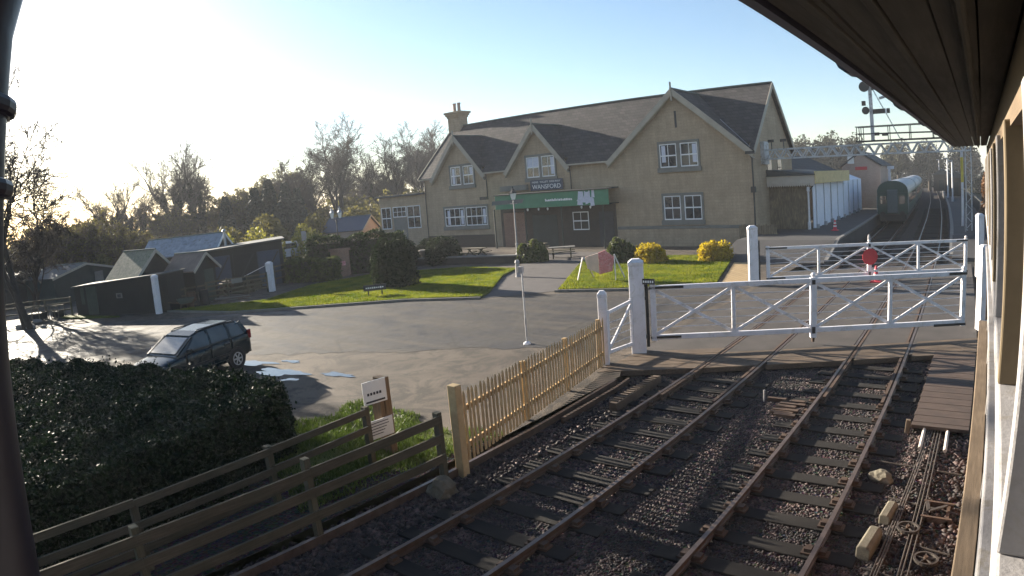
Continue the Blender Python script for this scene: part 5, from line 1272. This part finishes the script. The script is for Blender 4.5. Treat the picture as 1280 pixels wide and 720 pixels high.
def blob_pts(rng, n, sx, sy, sz, lobes=14, shell=.35, zmin=.0):
    """points in the outer shells of a heap of uneven lobes"""
    c = rng.normal(size=(lobes, 3)); c /= np.linalg.norm(c, axis=1)[:, None]; c[:, 2] = np.abs(c[:, 2]) * 1.0; c *= rng.uniform(.35, .75, (lobes, 1)); r = rng.uniform(.28, .5, lobes)
    i = rng.integers(0, lobes, n); d = rng.normal(size=(n, 3)); d /= np.linalg.norm(d, axis=1)[:, None]
    p = c[i] + d * (r[i, None] * (1 - shell * rng.random((n, 1)) ** 2)); p = p[p[:, 2] > zmin]
    return p / np.array([1.1, 1.1, 1.15]) * np.array([sx, sy, sz])
def shrub_proto(name, label, seed, sx, sy, h, n, leaf, m, group=None, cat='shrub', trunk=True, shell=.35, lobes=16):
    rng = np.random.default_rng(seed); t = thing(name, label, cat, (0, 0, 0), 0, group)
    vs, fs = leaves(blob_pts(rng, n, sx, sy, h, lobes, shell), leaf, rng, .3); raw('foliage', vs, fs, m, t)
    if trunk:
        rr = random.Random(seed); segs = []
        for k in range(9):
            a = rr.uniform(0, 6.28); e = rr.uniform(.2, .75); segs.append(([Vector((0, 0, -.1)), Vector((sx * .3 * e * math.cos(a), sy * .3 * e * math.sin(a), h * .35)), Vector((sx * .7 * e * math.cos(a), sy * .7 * e * math.sin(a), h * .8))], [.03 + h * .012, .02 + h * .006, .012]))
        tubes_raw('stems', segs, 5, 'bark', t)
    return t
def trees():
    rr = random.Random(2); g = 'bare trees behind the yard'
    A = tree_proto('bare_tree', 'tall bare tree with thin fan crown behind the two lantern lamp post', 21, 21.5, .4, (5, 5, 4, 4), .8, 5, start=.35, multi=3, bark='bark', twig='twig', twig_r=.022)
    B = tree_proto('bare_tree', 'nearest bare tree at the far left, branches crossing the sky by the pipe', 5, 17.0, .26, (6, 4, 4, 3), .85, 5, start=.25, multi=2, up=.12, twig_r=.024)
    Cc = tree_proto('ivy_tree', 'left one of the pair of tall trees with ivy clad trunks', 31, 17.4, .42, (6, 5, 4, 3), .7, 5, start=.35, ivy=.55, multi=2, twig_r=.02)
    D = tree_proto('hazel_tree', 'rounded brown branched tree with few leaves in front of the conifers', 44, 12.0, .28, (6, 5, 4, 4), .95, 5, start=.15, multi=4, leaf=.06, bark='barkpale', twig='twigbrown', leafm='autumn', leafs=.2, twig_r=.022)
    A.location = (-93, 67.2, -.2); B.location = (-41.45, 6.5, -.2); Cc.location = (-100.5, 39.3, -.2); D.location = (-100, 53, -.2)
    dup(B, (-47.5, 7.9, -.2), 2.2, (.6, .6, .6), 'smaller bare tree just behind the nearest bare tree at the far left')
    dup(Cc, (-98.6, 44.4, -.2), 1.9, (1.0, 1.0, 1.05), 'right one of the pair of tall trees with ivy clad trunks')
    dup(Cc, (-100.8, 29.5, -.2), 3.7, (.8, .8, .78), 'ivy clad tree left of the tall pair, above the long shed')
    dup(Cc, (-99.4, 33.5, -.2), .6, (.7, .7, .73), 'smaller ivy clad tree just left of the tall pair')
    dup(Cc, (-101.2, 78.9, -.2), 5.0, (.75, .75, .9), 'ivy clad tree left of the station chimney, beside the fan crowned tree')
    dup(A, (-93.8, 79.0, -.2), 1.1, (.85, .85, .84), 'bare tree behind the flat roofed side bay of the station')
    dup(A, (-98.8, 92.1, -.2), 2.6, (1, 1, .98), 'bare tree rising left of the station chimney')
    dup(A, (-106.7, 104.6, -.2), 4.0, (1.1, 1.1, 1.03), 'bare tree partly hidden by the station chimney')
    dup(A, (-95.2, 61.0, -.2), 5.2, (.85, .85, .72), 'bare tree left of the fan crowned tree, lower and thinner')
    dup(D, (-102.0, 63.3, -.2), 1.2, (1.1, 1.1, 1.2), 'brown branched tree with a thick crown left of the fan crowned tree')
    dup(D, (-99.0, 49.5, -.2), 2.4, (.9, .9, .9), 'brown branched tree right of the ivy clad pair')
    dup(D, (-105.0, 82.5, -.2), 3.3, (1, 1, .85), 'brown branched tree behind the bungalow')
    dup(D, (-96.0, 37.5, -.2), 4.6, (.8, .8, .68), 'low brown tree in front of the ivy clad pair')
    dup(D, (-114.0, 94.5, -.2), .4, (1.1, 1.1, 1.0), 'brown branched tree behind the side bay of the station')
    for i, (x, y, s, lab) in enumerate(((-64, 15.5, .62, 'low brown thicket tree above the far left sheds'), (-62, 12.0, .56, 'low brown thicket tree nearest the far left edge'), (-69, 17.5, .66, 'brown thicket tree behind the lowest one at the left'), (-60, 19.5, .5, 'low thicket tree behind the mossy roofed outhouse'))): dup(D, (x, y, -.2), i * 1.3, (s * 1.15, s * 1.15, s), lab)
    # undergrowth with autumn leaves
    E = shrub_proto('bush', 'yellow green autumn bush above the blue roofed barn', 61, 2.6, 2.3, 3.6, 5200, .2, 'autumnyellow')
    F = shrub_proto('bush', 'olive brown bush below the fan crowned tree', 62, 2.8, 2.6, 4.2, 5200, .2, 'autumn')
    I = shrub_proto('evergreen_bush', 'dark evergreen bush behind the workshop roof', 63, 2.8, 2.6, 4.4, 5200, .2, 'ivy')
    E.location = (-56.5, 27.4, -.1); F.location = (-62, 44, -.1); I.location = (-62, 22.5, -.1)
    for x, y, s, rz, lab in ((-58.5, 32.0, 1.05, 1, 'yellow autumn bush behind the white van'), (-55.5, 24.6, .8, 2, 'small yellow autumn bush left of the largest yellow one'), (-58, 37.0, 1.0, 3, 'yellow green bush left of the two lantern lamp post'), (-64, 46.6, 1.0, 4.4, 'yellow bush left of the distant blue roofed house')): dup(E, (x, y, -.1), rz, (s * 1.1, s * 1.1, s), lab)
    for x, y, s, rz, lab in ((-60, 29.2, 1.05, 1, 'olive brown bush behind the yellow bushes'), (-63, 36, 1.25, 2, 'wide olive brown bush behind the workshop'), (-60.5, 40.5, 1.1, 3, 'olive brown bush right of the brown branched tree'), (-66, 49.5, 1.2, 5, 'olive bush under the ivy clad tree by the station'), (-58, 49.5, 1.1, 5.7, 'olive bush between the house and the side bay'), (-61, 55.5, 1.2, .5, 'olive bush just behind the side bay roof'), (-58.5, 16.6, .8, 2.5, 'olive bush behind the far grey shed')): dup(F, (x, y, -.1), rz, (s * 1.15, s * 1.15, s), lab)
    for x, y, s, rz, lab in ((-62.5, 27.0, 1.15, 1, 'dark evergreen bush at the foot of the ivy clad pair'), (-61.5, 18.8, .95, 2, 'dark evergreen bush left of the ivy clad trees'), (-64.5, 13.2, 1.0, 3, 'dark evergreen bush in the far left thicket'), (-59.5, 10.2, .8, 4, 'dark low evergreen bush at the left frame edge'), (-66, 39.5, 1.2, 5, 'dark evergreen bush behind the brown branched trees'), (-68, 61, 1.4, .3, 'dark evergreen bush behind the station side bay')): dup(I, (x, y, -.1), rz, (s * 1.15, s * 1.15, s), lab)
    # conifers on the skyline
    rng = np.random.default_rng(8)
    t = thing('conifer_tree', 'dark conifer on the skyline, tallest of the row left of the fan crowned tree', 'tree', (-87, 50, -.2)); P = []
    for k in range(60):
        z = 1.2 + 8.8 * k / 60; r = (2.9 * (1 - z / 10.4) + .25) * rng.uniform(.7, 1.15); n = 105; a = rng.uniform(0, 6.28, n); u = np.sqrt(rng.random(n)) * r; P.append(np.stack([u * np.cos(a), u * np.sin(a), z - u * .3 + rng.normal(0, .1, n)], 1))
    vs, fs = leaves(np.concatenate(P), .42, rng); raw('crown', vs, fs, 'conifer', t); tubes_raw('trunk', [([Vector((0, 0, -.2)), Vector((0, 0, 5)), Vector((0, 0, 10))], [.2, .14, .04])], 6, 'bark', t)
    for x, y, s, lab in ((-85, 46.5, .88, 'dark conifer left of the tallest conifer'), (-88, 53.5, .94, 'dark conifer right of the tallest conifer'), (-86.5, 42.5, .8, 'lowest dark conifer at the left of the skyline row'), (-91, 57.5, .85, 'dark conifer farthest back in the skyline row')): dup(t, (x, y, -.2), x, s, lab)
    # distant woodland closing the view
    rng = np.random.default_rng(12); P = []
    for a in np.arange(-100, -33, .55):
        d = rng.uniform(112, 135); h = rng.uniform(5.0, 8.5); n = 210; c = np.array([d * math.sin(R(a)), d * math.cos(R(a)), 0]); q = rng.normal(size=(n, 3)); q /= np.linalg.norm(q, axis=1)[:, None]
        q = q * np.array([2.6, 2.6, h * .5]) * rng.uniform(.6, 1, (n, 1)) + c; q[:, 2] += h * .5 - .3; P.append(q)
    vs, fs = leaves(np.concatenate(P), .55, rng); o = raw('woodland', vs, fs, 'autumn'); tag(o, 'far brown woodland closing the view behind the yard', 'woodland', kind='stuff')
    # trees beyond the platforms
    T = shrub_proto('round_tree', 'rounded pale twiggy tree behind the platform canopy, left of three', 71, 5.2, 5, 9.5, 11000, .4, 'pale_twigs', 'trees beyond the platforms', 'tree', shell=.6, lobes=26); 
    T.location = (-37.5, 145, 5.0)
    tubes_raw('trunk', [([Vector((0, 0, -6)), Vector((.2, 0, 1)), Vector((.4, .2, 6))], [.5, .4, .15])], 7, 'bark', T)
    for x, y, z, s, lab in ((-32.0, 146.5, 5, 1.06, 'rounded twiggy tree behind the platform canopy, middle of three'), (-27.2, 147.5, 5, .97, 'rounded twiggy tree left of the semaphore post, right of three'), (-42.5, 143, 4, .9, 'rounded twiggy tree showing behind the station gable end'), (-19.4, 169, 4.6, .95, 'rounded tree behind the gantry handrail, left of two'), (-12, 170, 4, .95, 'rounded tree behind the gantry handrail, right of two'), (-4, 172, 3.5, 1.0, 'rounded tree behind the right end of the gantry')): dup(T, (x, y, z), x, s, lab)
    for x, y, s, lab in ((-22.5, 150, 1.5, 'dark evergreen bush behind the shelter gable'), (-17, 205, 2.4, 'dark evergreen bush at the far end of the train'), (-26, 205, 2.4, 'dark evergreen bush beyond the second coach'), (-6, 190, 2.0, 'dark evergreen bush at the curve of the right track'), (1, 150, 1.5, 'dark evergreen bush behind the right platform huts')): dup(I, (x, y, -.2), x, s, lab)
    Q = shrub_proto('russet_shrub', 'russet leaved shrub between the lattice post and the cabin wall', 81, 1.1, 1.6, 4.6, 3600, .17, 'rustleaf'); Q.location = (.75, 54, .9)
    dup(E, (1.3, 60, .9), .4, (.4, .5, .5), 'pale yellow shrub low down between the lattice post and the cabin wall')
    # shrubs on the station lawns
    Y = shrub_proto('golden_shrub', 'rounded golden shrub on the lawn just right of the tall hinge post', 91, 1.28, 1.2, 1.3, 9000, .1, 'yellowleaf', 'golden shrubs', lobes=34, shell=.45); Y.location = (-18.25, 34.4, .08)
    dup(Y, (-14.6, 35.8, .08), 1.5, 1.0, 'rounded golden shrub below the gable corner, near the brick path')
    H = shrub_proto('evergreen_shrub', 'tall dark clipped evergreen shrub standing alone on the left lawn', 92, 1.45, 1.4, 3.0, 17000, .13, 'holly', lobes=30); H.location = (-28.5, 23.8, .08)
    G = shrub_proto('green_shrub', 'leafy green shrub left of the path, below the name board', 93, 1.25, 1.2, 1.75, 5200, .16, 'shrub', shell=.6); G.location = (-27.1, 34.6, 0)
    dup(G, (-20.4, 34.6, .08), 1, (1.0, 1.0, 1.0), 'leafy green shrub just behind the tilted poster board')
    dup(G, (-35.2, 34.6, 0), 2, (.6, .6, .7), 'small green shrub among the planters')
    dup(H, (-34.6, 33.6, 0), 2, (1.6, 1.2, .7), 'broad dark bush under the side bay windows')
    dup(H, (-39.6, 38.0, 0), 3, (1.6, 1.4, .55), 'low dark bush at the foot of the left gable')
    dup(H, (-36.9, 31.0, 0), 4, (1.5, 1.2, .85), 'dark rounded bush right of the dark hedge')
    def hedge_box(label, a, b, w, h, n, m, name='hedge'):
        a, b = np.array(a), np.array(b); L = np.linalg.norm(b - a); d = (b - a) / L; nr = np.array([-d[1], d[0]]); rg = np.random.default_rng(int(L * 100))
        P = rg.uniform(0, 1, (n, 3)); f = rg.integers(0, 4, n); q = P.copy()
        q[f == 0, 2] = 1; q[f == 1, 1] = 0; q[f == 2, 1] = 1; q[f == 3, 0] = (q[f == 3, 0] > .5); q += rg.normal(0, .025, (n, 3))
        hz = h * (1 + .06 * np.sin(q[:, 0] * L * 1.7) + .04 * np.sin(q[:, 0] * L * 4.1))
        xy = a + d * (q[:, 0:1] * L) + nr * ((q[:, 1:2] - .5) * w); t = thing(name, label, 'hedge', (*a, 0)); vs, fs = leaves(np.stack([xy[:, 0] - a[0], xy[:, 1] - a[1], np.clip(q[:, 2], 0, 1.1) * hz], 1), .13, rg, .4); raw('foliage', vs, fs, m, t)
        p = [a + nr * w * .42, b + nr * w * .42, b - nr * w * .42, a - nr * w * .42]; MB().prism([(v[0], v[1], 0) for v in p], (0, 0, h * .88)).build('branches', 'bark', t)
    hedge_box('tall dark clipped hedge behind the brick pillar', (-40.2, 26.0), (-35.3, 30.4), 1.3, 2.6, 9000, 'shrubdark')
    hedge_box('low mixed green hedge left of the brick pillar', (-39.3, 23.6), (-36.2, 25.4), 1.0, 1.45, 4200, 'shrub')
trees()

# ------------------------------------------------------------------ the signal cabin the camera hangs on
def cabin():
    t = thing('signal_box', 'timber signal cabin front in near view, white window posts, dark boarded eaves and gutter', 'signal cabin', (.12, 4, 0))
    z = lambda r: CAMZ + r
    X = .12; Ya, Yb = -3.0, 12.0
    MB().box(X + .02, 4, Ya, Yb, -.25, z(-2.56)).build('lower_wall', 'box_brick', t)
    MB().box(0.004, X + .1, Ya, Yb + .25, z(-2.72), z(-2.56)).build('ledge', 'tanwood', t, bevel=.01)
    MB().box(X + .09, 4, Ya, Yb, z(-2.56), z(-1.32)).build('panelling', 'creosote', t)
    for k in range(8): MB().box(X + .02, X + .09, Ya + .2 + k * 2.04, Ya + .3 + k * 2.04, z(-2.56), z(-1.32)).build('batten', 'whiteold', t, bevel=.004)
    MB().box(X - .04, X + .14, Ya, Yb, z(-1.36), z(-1.26)).build('mid_rail', 'whiteold', t, bevel=.008)
    MB().box(X + .1, 4, Ya, Yb, z(-1.26), z(-.74)).build('apron_wall', 'creosote', t)
    for k in range(15): MB().box(X + .01, X + .1, Ya + .06 + k * 1.02, Ya + .13 + k * 1.02, z(-1.26), z(-.74)).build('apron_post', 'whiteold', t, bevel=.004)
    MB().box(X - .05, X + .16, Ya, Yb, z(-.74), z(-.65)).build('sill', 'whiteold', t, bevel=.008)
    MB().box(X + .135, X + .15, Ya, Yb - .1, z(-.65), z(.14)).build('glazing', 'glass', t)
    for k in range(15):
        y = Ya + .1 + k * 1.02
        if y > Yb: break
        MB().box(X - .05, X + .14, y - .03, y + .03, z(-.65), z(.14)).build('window_post', 'cream' if k % 2 == 1 else 'whiteold', t, bevel=.006)
        s = MB().box(X + .05, X + .12, y + .05, y + .1, z(-.64), z(.13)).box(X + .05, X + .12, y + .9, y + .95, z(-.64), z(.13)).box(X + .06, X + .12, y + .1, y + .9, z(-.3), z(-.26)).box(X + .06, X + .12, y + .1, y + .9, z(-.64), z(-.58)).box(X + .06, X + .12, y + .1, y + .9, z(.07), z(.13))
        s.build('sash', 'whiteold', t)
    MB().box(X - .0, 4, Ya, Yb, z(.14), z(.36)).build('frieze', 'cream', t); MB().box(X - .03, X, Ya, Yb, z(.12), z(.17)).build('head_rail', 'tanwood', t)
    MB().box(X - .01, X + .14, Yb, Yb + .14, z(-2.5), z(.36)).build('corner_post', 'tanwood', t)
    # eaves: boards, battens, fascia, gutter on brackets
    n = 5; w = (X + .41) / n
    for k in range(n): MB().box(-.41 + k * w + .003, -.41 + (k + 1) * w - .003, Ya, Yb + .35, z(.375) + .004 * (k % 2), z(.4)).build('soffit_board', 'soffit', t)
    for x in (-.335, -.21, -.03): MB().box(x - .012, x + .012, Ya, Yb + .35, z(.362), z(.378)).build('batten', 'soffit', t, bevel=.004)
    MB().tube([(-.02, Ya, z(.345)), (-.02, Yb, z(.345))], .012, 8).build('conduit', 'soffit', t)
    MB().box(-.44, -.413, Ya, Yb + .38, z(.36), z(.52)).build('fascia', 'pipe', t)
    mb = MB(); ys = [Ya, Yb + .4]; m = 10; prof = [(-.475 + .06 * math.cos(a), .47 + .06 * math.sin(a)) for a in np.linspace(math.pi, 2 * math.pi, m)] + [(-.475 + .053 * math.cos(a), .47 + .053 * math.sin(a)) for a in np.linspace(2 * math.pi, math.pi, m)]
    mb.prism([(x, Ya, z(q)) for x, q in prof], (0, Yb + .4 - Ya, 0)); mb.build('gutter', 'pipe', t)
    for y in (1.0, 2.85, 4.7, 6.55, 8.4, 10.2): MB().tube([(-.475, y - .07, z(.47)), (-.475, y + .07, z(.47))], .075, 14).build('gutter_joint', 'pipe', t)
    MB().prism([(-.45, Ya, z(.53)), (4, Ya, z(2.6)), (4, Ya, z(.53))], (0, Yb + .35 - Ya, 0)).build('roof', 'slate', t)
    # downpipe
    pts = [(-.475, .15, z(.45)), (-.5, .11, z(.36)), (-.505, .054, z(.15)), (-.503, .03, z(-.03)), (-.5, .008, z(-.2)), (-.495, -.04, z(-.6)), (-.3, -.3, z(-1.6)), (-.1, -.5, z(-2.4)), (-.08, -.55, -.2)]
    d = MB().tube(pts, [.04, .04, .036, .036, .04, .042, .042, .042, .042], 20).build('downpipe', 'pipe', t, smooth=True)
    for r in (.098, .044): MB().tube([(-.504, .045 + (r - .1) * .13, z(r - .006)), (-.504, .047 + (r - .1) * .13, z(r + .006))], .0435, 20).build('collar', 'pipe', d, bevel=.004)
cabin()
def lineside():
    t = thing('walkway', 'dark reddish boarded walkway beside the cabin wall', 'walkway', (-.6, 15.5))
    mb = MB(); y = 12.9; k = 0
    while y < 18.6: mb.box(-1.13 + .01 * (k % 3), -.02, y, y + .19, -.06, .01 + .004 * (k % 2)); y += .2; k += 1
    mb.build('boards', 'walkway', t, bevel=.006)
    for x in (-1.08, -.2): MB().box(x, x + .08, 12.95, 18.5, -.25, -.061).build('bearer', 'sleeper', t)
    t = thing('point_rodding', 'bundle of thin signal rods and wires running from under the walkway', 'signal rods', (-.7, 9))
    rr = random.Random(6)
    for k, (xa, xb) in enumerate(((-.78, -1.02), (-.74, -.98), (-.7, -.95), (-.66, -.62), (-.6, -.58), (-.55, -.5))):
        MB().tube([(xa, 13.2, -.08), ((xa + xb) / 2, 9.5, -.07), (xb, 5.2, -.07)], .012, 6).build('rod', 'darksteel', t)
    for xa in (-.87, -.42): MB().tube([(xa, 13.2, -.07), (xa + .02, 11.9, -.05)], .035, 8).build('pipe', 'stationgrey', t)
    for y in (11.1, 9.7, 8.5, 7.6): MB().tube([(-2.0 if y > 11 else -1.1, y + .15, -.09), (-.05, y - .05, -.09)], .016, 6).build('cross_rod', 'darksteel', t)
    for i, (x, y, lab) in enumerate(((-.68, 8.95, 'spoked iron signal wire wheel, the one nearer the walkway'), (-.34, 8.2, 'spoked iron signal wire wheel, the one nearest the camera'))):
        t = thing('wire_wheel', lab, 'wheel', (x, y, -.06), .4, 'signal wire wheels'); mb = MB(); n = 24; r = .15
        for k in range(n): a, b = 2 * math.pi * k / n, 2 * math.pi * (k + 1) / n; mb.beam((r * math.cos(a), r * math.sin(a), 0), (r * math.cos(b), r * math.sin(b), 0), .03, .04)
        mb.build('rim', 'darksteel', t, local=True); mb = MB()
        for k in range(5): a = 2 * math.pi * k / 5; mb.beam((0, 0, 0), (r * math.cos(a), r * math.sin(a), 0), .018, .02)
        mb.build('spokes', 'darksteel', t, local=True); MB().lathe([(.03, -.1), (.03, .04)], (0, 0, 0), 10).build('hub', 'rust', t, local=True); MB().box(-.09, .09, -.05, .05, -.12, -.06).build('stand', 'rust', t, local=True)
    for i, (x, y, w, l, h, lab) in enumerate(((-1.12, 8.35, .2, .62, .22, 'long pale concrete block by the rail, nearer the camera'), (-1.02, 9.35, .17, .5, .17, 'smaller pale concrete block just beyond the long one'))):
        t = thing('concrete_block', lab, 'block', (x, y, -.17), -.1, 'concrete blocks'); o = MB().prism([(-w / 2, -l / 2, 0), (w / 2, -l / 2, 0), (w / 2, -l / 2, h * .8), (w * .2, -l / 2, h), (-w * .3, -l / 2, h), (-w / 2, -l / 2, h * .85)], (0, l, 0)).build('block', 'concrete', t, local=True, bevel=.02)
    t = thing('crank_frame', 'rusty flat iron crank frame among the signal rods', 'crank', (-.3, 9.6, -.1)); mb = MB().box(-.55, -.1, 9.35, 9.4, -.14, -.05).box(-.55, -.1, 9.85, 9.9, -.14, -.05).box(-.5, -.45, 9.35, 9.9, -.14, -.08).box(-.2, -.15, 9.35, 9.9, -.14, -.08); mb.build('frame', 'rust', t)
    mb = MB().beam((-.45, 9.5, -.03), (-.2, 9.75, -.03), .05, .02).beam((-.45, 9.5, -.03), (-.5, 9.8, -.03), .05, .02); mb.build('crank', 'darksteel', t)
    t = thing('timber_post', 'short leaning timber peg standing at the walkway corner', 'peg', (-1.2, 12.9)); MB().beam((-1.2, 12.85, -.2), (-1.18, 12.85, .12), .09, .09).build('peg', 'tanwood', t, bevel=.01)
    t = thing('point_machine', 'tangle of rusty iron plates and levers in the gap between the tracks near the crossing', 'point lever', (-3.9, 13.6, -.15)); mb = MB()
    for k in range(9): x, y = -4.1 + rr.uniform(-.35, .6), 13.3 + rr.uniform(-.6, .9); mb.box(x - rr.uniform(.1, .3), x + rr.uniform(.1, .3), y - .06, y + .06, -.17, rr.uniform(-.12, -.05))
    mb.build('plates', 'rust', t); MB().tube([(-4.5, 13.8, -.17), (-4.5, 13.8, .1)], .025, 8).build('lever', 'whiteold', t)
lineside()

def haze():
    m = bpy.data.materials.new('haze'); m.use_nodes = True; t = m.node_tree; t.nodes.clear()
    v = t.nodes.new('ShaderNodeVolumePrincipled'); v.inputs['Color'].default_value = (.9, .93, 1, 1); v.inputs['Density'].default_value = .00048; v.inputs['Anisotropy'].default_value = .1
    o = t.nodes.new('ShaderNodeOutputMaterial'); t.links.new(v.outputs[0], o.inputs['Volume'])
    b = MB().box(-890, 690, -490, 1290, -1.3, 30).build('haze', m); b['kind'] = 'stuff'; b['label'] = 'thin pale morning haze over the yard and railway'; b['category'] = 'haze'
haze()
